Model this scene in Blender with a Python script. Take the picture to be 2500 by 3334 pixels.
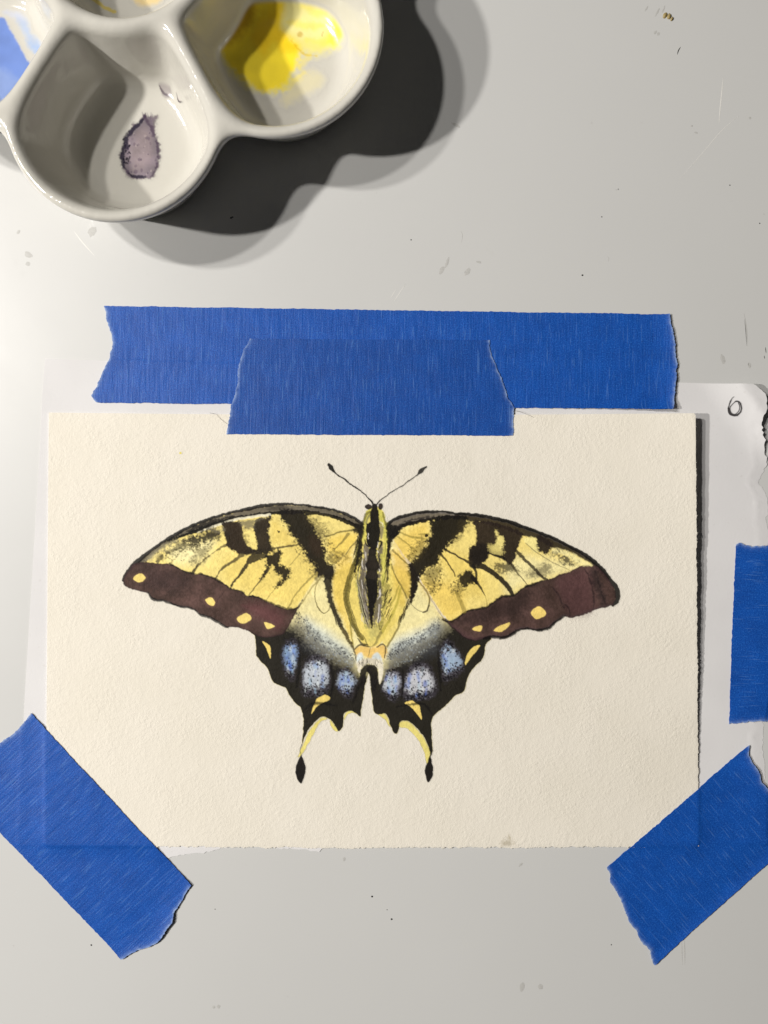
import bpy, math, random
import numpy as np
random.seed(5)
rng = np.random.default_rng(11)
for o in list(bpy.data.objects):
    bpy.data.objects.remove(o, do_unlink=True)
scene = bpy.context.scene
COL = scene.collection

# ------------------------------------------------------------------ units
K = 7.2e-5          # metres per drawing unit (the card is 152 mm = 2110 units wide)
CX, CY = 1250.0, 1667.0
D = 2780.0          # camera height in drawing units (0.2 m)
def W(u, v, z=0.0):
    return ((u - CX) * K, (CY - v) * K, z * K)

# ------------------------------------------------------------------ camera
cam_d = bpy.data.cameras.new('camera')
cam = bpy.data.objects.new('camera', cam_d)
COL.objects.link(cam)
cam.location = (0, 0, D * K)
cam_d.sensor_fit = 'VERTICAL'
cam_d.sensor_width = 24
cam_d.sensor_height = 32
cam_d.lens = 16.0 * D / CY
cam_d.clip_start = 0.005
cam_d.clip_end = 20
scene.camera = cam

# ------------------------------------------------------------------ world and lamps
world = bpy.data.worlds.new('World')
scene.world = world
world.use_nodes = True
bg = world.node_tree.nodes['Background']
bg.inputs['Color'].default_value = (1.0, 0.97, 0.93, 1)
bg.inputs['Strength'].default_value = 0.033
def lamp(name, u, v, z, watt, radius=0.019):
    l = bpy.data.lights.new(name, 'AREA')
    l.shape = 'DISK'
    l.size = radius * 2
    l.energy = watt
    l.color = (1.0, 0.96, 0.905)
    o = bpy.data.objects.new(name, l)
    COL.objects.link(o)
    o.location = W(u, v, z)
    tx, ty, tz = W(900, 1300, 0)
    from mathutils import Vector
    d = Vector((tx, ty, tz)) - o.location
    o.rotation_euler = d.to_track_quat('-Z', 'Y').to_euler()
    return o
PW = 1.80
lamp('desk_lamp_bulb', -5705, -1092, 9591, 1.55 * PW)
lamp('desk_lamp_bulb', -7602, -1418, 9200, 1.95 * PW)
lamp('desk_lamp_bulb', -9845, 2295, 8855, 4.3 * PW)

scene.view_settings.view_transform = 'Standard'
scene.view_settings.look = 'None'
scene.view_settings.exposure = 0.0
scene.view_settings.gamma = 1.0
scene.view_settings.use_curve_mapping = False
scene.render.engine = 'CYCLES'
scene.cycles.max_bounces = 8

# ------------------------------------------------------------------ helpers
def lin(c):
    c = np.asarray(c, float) / 255.0
    return np.where(c <= 0.04045, c / 12.92, ((c + 0.055) / 1.055) ** 2.4)

def vnoise(U, V, scale, seed):
    """smooth value noise in [-1,1] at drawing coordinates"""
    r = np.random.default_rng(seed)
    n = 256
    g = r.uniform(-1, 1, (n, n))
    x = np.asarray(U) / scale + 1000.3
    y = np.asarray(V) / scale + 1000.7
    xi = np.floor(x).astype(int); yi = np.floor(y).astype(int)
    fx = x - xi; fy = y - yi
    fx = fx * fx * (3 - 2 * fx); fy = fy * fy * (3 - 2 * fy)
    a = g[yi % n, xi % n]; b = g[yi % n, (xi + 1) % n]
    c = g[(yi + 1) % n, xi % n]; d = g[(yi + 1) % n, (xi + 1) % n]
    return (a * (1 - fx) + b * fx) * (1 - fy) + (c * (1 - fx) + d * fx) * fy

def smooth(e0, e1, x):
    t = np.clip((x - e0) / (e1 - e0), 0, 1)
    return t * t * (3 - 2 * t)

def catmull(pts, closed=False, n=4):
    P = np.asarray(pts, float)
    m = len(P)
    out = []
    rngi = range(m if closed else m - 1)
    for i in rngi:
        if closed:
            p0, p1, p2, p3 = P[(i - 1) % m], P[i], P[(i + 1) % m], P[(i + 2) % m]
        else:
            p0, p1, p2, p3 = P[max(i - 1, 0)], P[i], P[i + 1], P[min(i + 2, m - 1)]
        for j in range(n):
            t = j / n
            out.append(0.5 * (2 * p1 + (p2 - p0) * t + (2 * p0 - 5 * p1 + 4 * p2 - p3) * t * t
                              + (3 * p1 - p0 - 3 * p2 + p3) * t ** 3))
    if not closed:
        out.append(P[-1])
    return np.array(out)

def mesh_obj(name, verts, faces, mat, parent=None, smooth_shade=True, label=None):
    me = bpy.data.meshes.new(name)
    verts = np.asarray(verts, np.float32)
    faces = np.asarray(faces, np.int32)
    nf, k = faces.shape
    me.vertices.add(len(verts))
    me.vertices.foreach_set('co', verts.ravel())
    me.loops.add(nf * k)
    me.loops.foreach_set('vertex_index', faces.ravel())
    me.polygons.add(nf)
    me.polygons.foreach_set('loop_start', np.arange(0, nf * k, k, dtype=np.int32))
    me.polygons.foreach_set('loop_total', np.full(nf, k, np.int32))
    me.polygons.foreach_set('use_smooth', np.full(nf, smooth_shade, bool))
    me.update(calc_edges=True)
    me.validate()
    if mat:
        me.materials.append(mat)
    o = bpy.data.objects.new(name, me)
    COL.objects.link(o)
    if parent:
        o.parent = parent
        o.location = -parent.location
    if label:
        o['label'] = label
    return o

def empty(name, loc, label, cat, group=None):
    o = bpy.data.objects.new(name, None)
    COL.objects.link(o)
    o.location = loc
    o.empty_display_size = 0.01
    o['label'] = label
    o['category'] = cat
    if group:
        o['group'] = group
    return o

def add_attr(o, name, rgba):
    a = o.data.color_attributes.new(name, 'FLOAT_COLOR', 'POINT')
    a.data.foreach_set('color', np.asarray(rgba, np.float32).ravel())

def grid_faces(ny, nx, flip=False):
    idx = np.arange(ny * nx).reshape(ny, nx)
    f = np.stack([idx[:-1, :-1], idx[1:, :-1], idx[1:, 1:], idx[:-1, 1:]], -1).reshape(-1, 4)
    return f[:, ::-1] if flip else f

# ------------------------------------------------------------------ materials
class NT:
    def __init__(self, name):
        self.m = bpy.data.materials.new(name)
        self.m.use_nodes = True
        self.t = self.m.node_tree
        self.b = self.t.nodes['Principled BSDF']
    def n(self, typ, **kw):
        nd = self.t.nodes.new(typ)
        for k, v in kw.items():
            if k.startswith('i_'):
                key = k[2:]
                key = int(key) if key.isdigit() else key.replace('_', ' ')
                nd.inputs[key].default_value = v
            else:
                setattr(nd, k, v)
        return nd
    def l(self, a, ao, b, bi):
        self.t.links.new(a.outputs[ao], b.inputs[bi])
    def pos(self):
        return self.n('ShaderNodeNewGeometry')
    def noise(self, src, so, scale, detail=2, rough=0.5, dist=0.0):
        nd = self.n('ShaderNodeTexNoise')
        nd.inputs['Scale'].default_value = scale
        nd.inputs['Detail'].default_value = detail
        nd.inputs['Roughness'].default_value = rough
        nd.inputs['Distortion'].default_value = dist
        self.l(src, so, nd, 'Vector')
        return nd
    def ramp(self, src, so, stops):
        r = self.n('ShaderNodeValToRGB')
        e = r.color_ramp.elements
        while len(e) < len(stops):
            e.new(0.5)
        for el, (p, c) in zip(e, stops):
            el.position = p
            el.color = (*c, 1) if len(c) == 3 else c
        self.l(src, so, r, 'Fac')
        return r
    def mix(self, fac, a, b, blend='MIX'):
        m = self.n('ShaderNodeMix', data_type='RGBA', blend_type=blend)
        for sock, val in ((m.inputs['Factor'], fac), (m.inputs['A'], a), (m.inputs['B'], b)):
            if isinstance(val, tuple) and hasattr(val[0], 'outputs'):
                self.t.links.new(val[0].outputs[val[1]], sock)
            elif isinstance(val, (int, float)):
                sock.default_value = val
            else:
                sock.default_value = (*val, 1)
        return m   # output 'Result' index 2
    def bump(self, src, so, strength, dist, prev=None):
        b = self.n('ShaderNodeBump')
        b.inputs['Strength'].default_value = strength
        b.inputs['Distance'].default_value = dist
        self.l(src, so, b, 'Height')
        if prev:
            self.l(prev, 'Normal', b, 'Normal')
        return b
MR = 2   # result index of the colour Mix node

def paper_material(name, base, base2, paint=False, grain=1.25, bumpd=0.00016, scale=1350):
    N = NT(name)
    p = N.pos()
    big = N.noise(p, 'Position', 60, 3)
    col = N.ramp(big, 'Fac', [(0.35, base), (0.65, base2)])
    out, oi = col, 'Color'
    # fibres: rare darker flecks
    fl = N.noise(p, 'Position', 900, 1)
    flr = N.ramp(fl, 'Fac', [(0.70, (0, 0, 0)), (0.80, (1, 1, 1))])
    fm = N.n('ShaderNodeMath', operation='MULTIPLY', i_1=0.10)
    N.l(flr, 'Color', fm, 0)
    m = N.mix((fm, 0), (out, oi), (0.30, 0.25, 0.18))
    out, oi = m, MR
    rough = 0.85
    N.b.inputs['Roughness'].default_value = rough
    N.b.inputs['Specular IOR Level'].default_value = 0.25
    g1 = N.noise(p, 'Position', scale, 3, 0.6, 0.3)
    g2 = N.noise(p, 'Position', scale * 3.2, 2, 0.6)
    gm = N.noise(p, 'Position', 130, 3, 0.6)
    gr = N.n('ShaderNodeMapRange', i_1=0.35, i_2=0.65, i_3=0.45, i_4=1.35)
    N.l(gm, 'Fac', gr, 0)
    gx = N.n('ShaderNodeMath', operation='MULTIPLY')
    N.l(g1, 'Fac', gx, 0); N.l(gr, 0, gx, 1)
    b1 = N.bump(gx, 0, 0.55 * grain, bumpd)
    b2 = N.bump(g2, 'Fac', 0.5 * grain, bumpd * 0.45, b1)
    N.l(b2, 'Normal', N.b, 'Normal')
    if paint:
        at = N.n('ShaderNodeAttribute', attribute_name='paint')
        m2 = N.mix((at, 'Alpha'), (out, oi), (at, 'Color'))
        out, oi = m2, MR
        rr = N.n('ShaderNodeMapRange', i_3=0.85, i_4=0.62)
        N.l(at, 'Alpha', rr, 0)
        N.l(rr, 0, N.b, 'Roughness')
        N.b.inputs['Specular IOR Level'].default_value = 0.15
    N.t.links.new(out.outputs[oi], N.b.inputs['Base Color'])
    return N.m

CARD_A, CARD_B = (0.785, 0.74, 0.65), (0.765, 0.72, 0.625)
SHEET_A, SHEET_B = (0.70, 0.692, 0.698), (0.67, 0.662, 0.668)
M_card = paper_material('cream_watercolour_paper', CARD_A, CARD_B)
M_paint = paper_material('watercolour_paint_on_paper', CARD_A, CARD_B, paint=True)
M_sheet = paper_material('white_backing_paper', SHEET_A, SHEET_B, grain=0.35, bumpd=0.00008, scale=1600)
M_ink = paper_material('ink_on_backing_paper', SHEET_A, SHEET_B, paint=True, grain=0.35, bumpd=0.00008, scale=1600)

def tape_material(name='blue_crepe_tape', tone=1.0):
    N = NT(name)
    uv = N.n('ShaderNodeUVMap', uv_map='uv')
    mp = N.n('ShaderNodeMapping')
    mp.inputs['Scale'].default_value = (1.0, 0.065, 1.0)
    N.l(uv, 'UV', mp, 'Vector')
    cre = N.noise(mp, 'Vector', 46, 2, 0.5, 0.0)          # crepe ridges across the strip
    st = N.noise(mp, 'Vector', 95, 2, 0.5, 0.45)           # thin pale creases
    line = N.ramp(st, 'Fac', [(0.60, (0, 0, 0)), (0.70, (1, 1, 1))])
    dark = N.ramp(st, 'Fac', [(0.26, (0.80, 0.80, 0.82)), (0.40, (1, 1, 1))])
    fib = N.noise(uv, 'UV', 120, 3, 0.7)
    fcol = N.ramp(fib, 'Fac', [(0.32, (0.002, 0.046, 0.28)), (0.54, (0.003, 0.078, 0.40)), (0.70, (0.03, 0.155, 0.54))])
    mott = N.noise(uv, 'UV', 7, 4, 0.6)
    mc = N.ramp(mott, 'Fac', [(0.3, (0.86 * tone, 0.86 * tone, 0.88 * tone)), (0.7, (1.1 * tone, 1.1 * tone, 1.08 * tone))])
    c0 = N.mix(1.0, (fcol, 'Color'), (mc, 'Color'), 'MULTIPLY')
    c1 = N.mix(1.0, (c0, MR), (dark, 'Color'), 'MULTIPLY')
    lw = N.n('ShaderNodeMath', operation='MULTIPLY', i_1=0.24)
    N.l(line, 'Color', lw, 0)
    c2 = N.mix((lw, 0), (c1, MR), (0.14, 0.30, 0.62))
    at = N.n('ShaderNodeAttribute', attribute_name='fray')
    c3 = N.mix((at, 'Fac'), (c2, MR), (0.34, 0.46, 0.70))
    N.l(c3, MR, N.b, 'Base Color')
    N.b.inputs['Roughness'].default_value = 0.5
    N.b.inputs['Specular IOR Level'].default_value = 0.34
    b1 = N.bump(cre, 'Fac', 0.35, 0.00018)
    b2 = N.bump(fib, 'Fac', 0.6, 0.0001, b1)
    b3 = N.bump(st, 'Fac', 0.4, 0.0001, b2)
    N.l(b3, 'Normal', N.b, 'Normal')
    return N.m
M_tape = tape_material()
M_tape_double = tape_material('blue_crepe_tape_over_tape', 0.84)   # no white paper shining through

def table_material():
    N = NT('glossy_white_tabletop')
    p = N.pos()
    n1 = N.noise(p, 'Position', 9, 4)
    c = N.ramp(n1, 'Fac', [(0.3, (0.565, 0.567, 0.558)), (0.7, (0.59, 0.592, 0.583))])
    # faint smears and dust
    n2 = N.noise(p, 'Position', 55, 5, 0.7, 0.6)
    s = N.ramp(n2, 'Fac', [(0.66, (0, 0, 0)), (0.80, (1, 1, 1))])
    sm = N.n('ShaderNodeMath', operation='MULTIPLY', i_1=0.17)
    N.l(s, 'Color', sm, 0)
    m = N.mix((sm, 0), (c, 'Color'), (0.42, 0.41, 0.385))
    n3 = N.noise(p, 'Position', 420, 2)
    s3 = N.ramp(n3, 'Fac', [(0.755, (0, 0, 0)), (0.80, (1, 1, 1))])
    sm3 = N.n('ShaderNodeMath', operation='MULTIPLY', i_1=0.22)
    N.l(s3, 'Color', sm3, 0)
    m2 = N.mix((sm3, 0), (m, MR), (0.33, 0.32, 0.30))
    N.l(m2, MR, N.b, 'Base Color')
    rr = N.n('ShaderNodeMapRange', i_1=0.3, i_2=0.7, i_3=0.37, i_4=0.43)
    N.l(n2, 'Fac', rr, 0)
    N.l(rr, 0, N.b, 'Roughness')
    N.b.inputs['Specular IOR Level'].default_value = 0.5
    N.b.inputs['Coat Weight'].default_value = 0.25
    N.b.inputs['Coat Roughness'].default_value = 0.06
    bw = N.noise(p, 'Position', 60, 2)
    b = N.bump(bw, 'Fac', 0.2, 0.0001)
    N.l(b, 'Normal', N.b, 'Coat Normal')
    return N.m
M_table = table_material()

def porcelain(name, paint=False):
    N = NT(name)
    p = N.pos()
    n1 = N.noise(p, 'Position', 45, 3)
    c = N.ramp(n1, 'Fac', [(0.3, (0.545, 0.528, 0.478)), (0.7, (0.575, 0.56, 0.51))])
    N.b.inputs['Roughness'].default_value = 0.09
    N.b.inputs['Specular IOR Level'].default_value = 0.55
    bw = N.noise(p, 'Position', 150, 3)
    b = N.bump(bw, 'Fac', 0.4, 0.0005)
    N.l(b, 'Normal', N.b, 'Normal')
    if paint:
        at = N.n('ShaderNodeAttribute', attribute_name='paint')
        m = N.mix((at, 'Alpha'), (c, 'Color'), (at, 'Color'))
        N.l(m, MR, N.b, 'Base Color')
        rr = N.n('ShaderNodeMapRange', i_3=0.09, i_4=0.22)
        N.l(at, 'Alpha', rr, 0)
        N.l(rr, 0, N.b, 'Roughness')
    else:
        N.l(c, 'Color', N.b, 'Base Color')
    return N.m
M_porc = porcelain('white_glazed_porcelain')
M_porc_paint = porcelain('dried_paint_on_porcelain', True)

def plain(name, col, rough=0.6, var=0.15, scale=2500):
    N = NT(name)
    p = N.pos()
    n1 = N.noise(p, 'Position', scale, 2)
    a = tuple(x * (1 - var) for x in col); b = tuple(min(1, x * (1 + var)) for x in col)
    c = N.ramp(n1, 'Fac', [(0.3, a), (0.7, b)])
    N.l(c, 'Color', N.b, 'Base Color')
    N.b.inputs['Roughness'].default_value = rough
    return N.m
M_speck = plain('dark_speck', (0.02, 0.019, 0.018))
M_smear = plain('grey_smear', (0.475, 0.472, 0.455), 0.5, 0.08)
M_scratch_glint = plain('pale_scratch_and_glint', (0.70, 0.69, 0.66), 0.4, 0.05)  # scratches, and the painted caustic by the palette
M_crumb = plain('ochre_crumb', (0.30, 0.23, 0.09))
M_fibre = plain('grey_fibre', (0.34, 0.32, 0.29))

# ------------------------------------------------------------------ paint canvas
class Canvas:
    def __init__(s, u0, v0, u1, v1, step, calm=False):
        s.u0, s.v0, s.step = u0, v0, step
        s.wmul = 1.0
        s.nx = int((u1 - u0) / step) + 1
        s.ny = int((v1 - v0) / step) + 1
        s.X, s.Y = np.meshgrid(u0 + np.arange(s.nx) * step, v0 + np.arange(s.ny) * step)
        s.rgb = np.zeros((s.ny, s.nx, 3))
        s.a = np.zeros((s.ny, s.nx))
        s.n3 = vnoise(s.X, s.Y, 3.4, 9)
        s.n5 = vnoise(s.X, s.Y, 5.5, 1)
        s.n11 = vnoise(s.X, s.Y, 11, 2)
        s.n30 = vnoise(s.X, s.Y, 30, 3)
        s.n80 = vnoise(s.X, s.Y, 80, 4)
        if calm:
            s.n3 = s.n3 * 0.15; s.n5 = s.n5 * 0.35
        wx = 1.6 * vnoise(s.X, s.Y, 14, 5) + 0.8 * vnoise(s.X, s.Y, 5, 6)
        wy = 1.6 * vnoise(s.X, s.Y, 14, 7) + 0.8 * vnoise(s.X, s.Y, 5, 8)
        s.XW, s.YW = s.X + wx, s.Y + wy
    def box(s, P, m):
        i0 = max(int((P[:, 0].min() - m - s.u0) / s.step), 0); i1 = min(int((P[:, 0].max() + m - s.u0) / s.step) + 2, s.nx)
        j0 = max(int((P[:, 1].min() - m - s.v0) / s.step), 0); j1 = min(int((P[:, 1].max() + m - s.v0) / s.step) + 2, s.ny)
        return (slice(j0, j1), slice(i0, i1)) if i1 > i0 and j1 > j0 else None
    def sdpoly(s, P, b):
        x, y = s.XW[b], s.YW[b]
        d = np.full(x.shape, 1e9); ins = np.zeros(x.shape, bool)
        for i in range(len(P)):
            ax, ay = P[i - 1]; bx, by = P[i]
            ex, ey = bx - ax, by - ay
            L = ex * ex + ey * ey
            if L < 1e-9: continue
            t = np.clip(((x - ax) * ex + (y - ay) * ey) / L, 0, 1)
            d = np.minimum(d, (x - ax - t * ex) ** 2 + (y - ay - t * ey) ** 2)
            if ay != by:
                c = ((ay > y) != (by > y)) & (x < (bx - ax) * (y - ay) / (by - ay) + ax)
                ins ^= c
        d = np.sqrt(d)
        return np.where(ins, -d, d)
    def over(s, b, col, A):
        col = np.asarray(col)
        a0 = s.a[b]
        ao = A + a0 * (1 - A)
        w = np.where(ao > 1e-6, A / np.maximum(ao, 1e-6), 0)[..., None]
        s.rgb[b] = s.rgb[b] * (1 - w) + col * w
        s.a[b] = ao
    def poly(s, pts, col, op=1.0, soft=1.5, rag=0.0, edge=0.0, var=0.1, n=4, grow=0.0, fade=None, fadelen=50.0):
        P = catmull(pts, True, n) if n > 1 else np.asarray(pts, float)
        b = s.box(P, soft + rag + 12 + grow)
        if b is None: return
        d = s.sdpoly(P, b) - grow
        if rag:
            d = d + rag * (0.7 * s.n3[b] + 0.65 * s.n5[b] + 0.5 * s.n11[b] + 0.35 * s.n30[b])
            soft = soft + 0.45 * rag
        A = 1 - smooth(-soft, soft, d)
        if fade is not None:
            F_ = catmull(fade, False, 3); x, y = s.XW[b], s.YW[b]; dd = np.full(x.shape, 1e9)
            for i in range(len(F_) - 1):
                ax, ay = F_[i]; ex, ey = F_[i + 1] - F_[i]
                t = np.clip(((x - ax) * ex + (y - ay) * ey) / (ex * ex + ey * ey + 1e-9), 0, 1)
                dd = np.minimum(dd, np.hypot(x - ax - t * ex, y - ay - t * ey))
            A = A * smooth(0, fadelen, dd + 9 * s.n5[b] + 7 * s.n3[b] + 6 * s.n30[b])
        c = lin(col)[None, None, :] * (1 + var * (0.5 * s.n30[b] + 0.4 * s.n80[b] + 0.25 * s.n5[b]))[..., None]
        if edge:
            c = c * (1 - edge * np.exp(-np.clip(-d, 0, 99) / 4.0))[..., None]
        s.over(b, np.clip(c, 0, 1), A * op)
    def stroke(s, pts, w, col, op=1.0, soft=1.2, rag=0.0, var=0.1, n=4):
        pts = np.asarray(pts, float)
        w = (np.full(len(pts), w, float) if np.isscalar(w) else np.asarray(w, float)) * s.wmul
        Q = catmull(np.column_stack([pts, w]), False, n)
        b = s.box(Q[:, :2], Q[:, 2].max() + soft + rag + 8)
        if b is None: return
        x, y = s.XW[b], s.YW[b]
        d = np.full(x.shape, 1e9)
        for i in range(len(Q) - 1):
            ax, ay, aw = Q[i]; bx, by, bw = Q[i + 1]
            ex, ey = bx - ax, by - ay
            L = ex * ex + ey * ey + 1e-9
            t = np.clip(((x - ax) * ex + (y - ay) * ey) / L, 0, 1)
            d = np.minimum(d, np.hypot(x - ax - t * ex, y - ay - t * ey) - 0.5 * (aw + (bw - aw) * t))
        if rag:
            d = d + rag * (0.75 * s.n5[b] + 0.6 * s.n11[b])
        A = 1 - smooth(-soft, soft, d)
        c = lin(col)[None, None, :] * (1 + var * (0.5 * s.n30[b] + 0.25 * s.n5[b]))[..., None]
        s.over(b, np.clip(c, 0, 1), A * op)
    def dot(s, u, v, r, col, op=1.0, rx=None, soft=1.0):
        rx = rx or r
        P = np.array([[u - rx - r, v - rx - r], [u + r + rx, v + r + rx]])
        b = s.box(P, 4)
        if b is None: return
        d = np.hypot((s.XW[b] - u) / rx, (s.YW[b] - v) / r) * min(r, rx) - min(r, rx)
        s.over(b, lin(col), (1 - smooth(-soft, soft, d)) * op)
    def inside(s, pts, u, v):
        P = catmull(pts, True, 3); c = False
        for i in range(len(P)):
            ax, ay = P[i - 1]; bx, by = P[i]
            if (ay > v) != (by > v) and u < (bx - ax) * (v - ay) / (by - ay) + ax: c = not c
        return c

def patch(name, cv, zfun, mat, parent, cells, lift=0.35, label=None, xy=None):
    """mesh of the given cells of a canvas, lying on a surface, carrying its paint"""
    jj, ii = np.nonzero(cells)
    idx = np.arange(cv.ny * cv.nx).reshape(cv.ny, cv.nx)
    f = np.stack([idx[jj, ii], idx[jj + 1, ii], idx[jj + 1, ii + 1], idx[jj, ii + 1]], -1)
    used, inv = np.unique(f.ravel(), return_inverse=True)
    f = inv.reshape(-1, 4)
    u = cv.X.ravel()[used]; v = cv.Y.ravel()[used]
    if xy is None:
        z = zfun(u, v) + lift
        if zfun is card_z:
            _k = np.maximum(z - lift - 7, 0) / D
            u, v = u - (u - CX) * _k, v - (v - CY) * _k
        co = np.column_stack([(u - CX) * K, (CY - v) * K, z * K])
    else:
        co = xy(u, v)
    o = mesh_obj(name, co, f, mat, parent, label=label)
    add_attr(o, 'paint', np.column_stack([cv.rgb.reshape(-1, 3)[used], cv.a.ravel()[used]]))
    return o

# ------------------------------------------------------------------ heights of the stack of papers
def sheet_z(u, v):
    u = np.asarray(u, float); v = np.asarray(v, float)
    t = (u - 2303) * 0.82 - (v - 1254) * 0.576
    curl = 0.0021 * np.maximum(t + 30, 0) ** 2
    e = np.clip((u - 2390) / 100, 0, 1.2) * smooth(1230, 1400, v) * (1 - smooth(1640, 1760, v))
    wave = 2.5 * e ** 2 * (0.8 + 0.5 * np.sin(v / 45.0))
    return 2.2 + np.minimum(curl, 26) * (1 - smooth(1450, 1600, v)) + wave
LV = [1300, 1370, 1700, 2060, 2280, 2420, 2560, 2800]
LH = [42, 42, 35, 22, 11, 4, 0.0, 0]
def card_z(u, v):
    u = np.asarray(u, float); v = np.asarray(v, float)
    lift = np.interp(v, LV, LH) * np.clip((u - 1640) / 626, 0, 1.05) ** 1.8
    return 2.2 + 3.6 + lift + 0.9 * (1 + vnoise(u, v, 330, 77))

# ------------------------------------------------------------------ tabletop
def build_table():
    x0, x1, y0, y1, t = -0.55, 0.65, -0.45, 0.45, 0.025
    b = 0.002
    prof = [(0, -t), (0, -b), (b * 0.3, -b * 0.3), (b, 0)]
    vs, fs = [], []
    for ins, z in prof:
        vs += [(x0 + ins, y0 + ins, z), (x1 - ins, y0 + ins, z), (x1 - ins, y1 - ins, z), (x0 + ins, y1 - ins, z)]
    for r in range(len(prof) - 1):
        for i in range(4):
            j = (i + 1) % 4
            fs.append((r * 4 + i, r * 4 + j, r * 4 + 4 + j, r * 4 + 4 + i))
    q = (len(prof) - 1) * 4
    fs.append((q, q + 1, q + 2, q + 3)); fs.append((3, 2, 1, 0))
    o = mesh_obj('tabletop', vs, fs, M_table, smooth_shade=False)
    o['kind'] = 'structure'
    return o
table = build_table()

# ------------------------------------------------------------------ backing sheet
ncol, nrow = 260, 190
def resample(pts, n):
    P = np.asarray(pts, float)
    L = np.r_[0, np.cumsum(np.hypot(*np.diff(P, axis=0).T))]
    t = np.linspace(0, L[-1], n)
    return np.column_stack([np.interp(t, L, P[:, 0]), np.interp(t, L, P[:, 1])])
def z3(pts): return [(2100 + x / 2.765, 1200 + y / 2.765) for x, y in pts]
def z4(pts): return [(1900 + x / 2.765, 1700 + y / 2.765) for x, y in pts]
def z8(pts): return [(480 + x / 1.843, 2650 + y / 1.843) for x, y in pts]
sh_right = z3([(945, 150), (1000, 190), (1050, 240), (1062, 290), (1060, 380), (1030, 430), (1020, 480), (1030, 530), (1040, 580), (1055, 640), (1060, 720),
               (1080, 800), (1095, 870), (1060, 930), (1030, 990), (1025, 1040), (1045, 1060), (1085, 1130), (1102, 1180), (1105, 1300), (1090, 1380), (1110, 1450)]) + \
    [(2503, 1800), (2508, 1900), (2500, 2050), (2506, 2200), (2486, 2340), (2482, 2420), (2490, 2520), (2488, 2620), (2495, 2740)]
sh_left = [(147, 1168), (138, 1300), (129, 1500), (104, 1900), (82, 2250), (70, 2500), (62, 2748)]
sh_bot = [(62, 2748), (300, 2760), (470, 2778), (520, 2790)] + z8([(130, 262), (200, 245), (300, 232), (380, 225), (420, 212), (460, 203), (600, 190), (720, 196), (760, 206), (860, 208), (940, 214), (1030, 226), (1050, 206), (1200, 190)]) + \
    [(1300, 2752), (1800, 2748), (2200, 2744), (2495, 2740)]
def sheet_uv(s, t):
    """s 0..1 left to right, t 0..1 top to bottom (Coons patch)"""
    L = resample(sh_left, nrow); R = resample(sh_right, nrow)
    B = np.asarray(sh_bot, float)
    s_ = np.linspace(0, 1, ncol)
    bx = np.linspace(B[0, 0], B[-1, 0], ncol)
    Bt = np.column_stack([bx, np.interp(bx, B[:, 0], B[:, 1])])
    Tp = np.column_stack([np.linspace(147, R[0, 0], ncol), np.linspace(1168, R[0, 1], ncol)])
    T_ = np.linspace(0, 1, nrow)[:, None, None]; S_ = s_[None, :, None]
    ruled_v = Tp[None] * (1 - T_) + Bt[None] * T_
    ruled_h = L[:, None] * (1 - S_) + R[:, None] * S_
    bil = (Tp[0] * (1 - S_) + Tp[-1] * S_) * (1 - T_) + (Bt[0] * (1 - S_) + Bt[-1] * S_) * T_
    return ruled_v + ruled_h - bil
P = sheet_uv(0, 0)
jr = np.zeros((nrow, ncol))
jr[:, -6:] = (2.2 * rng.standard_normal((nrow, 6))) * np.linspace(0.2, 1, 6)[None]
P[..., 0] += jr
P[-3:, :, 1] += 1.2 * rng.standard_normal((3, ncol))
SU, SV = P[..., 0], P[..., 1]
sz = sheet_z(SU, SV)
sz[:, -5:] += np.abs(rng.standard_normal((nrow, 5))) * 0.6
thin = smooth(1420, 1560, SV[:, -4:])
sz[:, -4:] = sz[:, -4:] * (1 - thin) + (np.array([2.2, 1.8, 1.2, 0.7])[None] + rng.random((nrow, 4)) * 0.4) * thin
root_sheet = empty('backing_sheet', W(1300, 2000, 0), 'white backing paper sheet with a torn right edge and curled corner, under the cream card', 'paper')
verts = np.stack([(SU - CX) * K, (CY - SV) * K, sz * K], -1).reshape(-1, 3)
o = mesh_obj('sheet', verts, grid_faces(nrow, ncol), M_sheet, root_sheet)
sm = o.modifiers.new('thickness', 'SOLIDIFY'); sm.thickness = 0.6 * K; sm.offset = -1; es = o.modifiers.new('edges', 'EDGE_SPLIT'); es.split_angle = 0.6

# handwritten digit on the sheet
cv = Canvas(2345, 1275, 2430, 1370, 1.4)
def d6(pts): return [(2050 + x / 3.687, 1000 + y / 3.687) for x, y in pts]
INK = (34, 30, 32)
cv.stroke(d6([(1230, 1078), (1210, 1098), (1194, 1128), (1186, 1170), (1180, 1215)]), [2.2, 3.2, 4.4, 4.8, 5], INK, 0.92, 1.0)
cv.stroke(d6([(1180, 1215), (1190, 1262), (1218, 1292), (1262, 1300), (1300, 1288), (1318, 1245), (1318, 1195), (1300, 1150), (1268, 1138), (1232, 1158), (1204, 1190)]), [5, 6.2, 7, 7, 6, 5, 4.8, 4.8, 4.4, 3.6, 3.4], INK, 0.95, 1.0)
cv.stroke(d6([(1204, 1190), (1194, 1225), (1210, 1265), (1245, 1286), (1280, 1272), (1300, 1225), (1298, 1180), (1282, 1150)]), [3, 3.6, 4.4, 5, 4, 3.4, 3, 2.8], INK, 0.9, 1.0)
cells = np.zeros((cv.ny, cv.nx), bool); A = cv.a > 0.004
cells[:-1, :-1] = A[:-1, :-1] | A[1:, :-1] | A[:-1, 1:] | A[1:, 1:]
cells[-1] = False; cells[:, -1] = False
patch('handwritten_digit', cv, sheet_z, M_ink, root_sheet, cells, 0.4, 'handwritten digit 6 in black ink')

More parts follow.
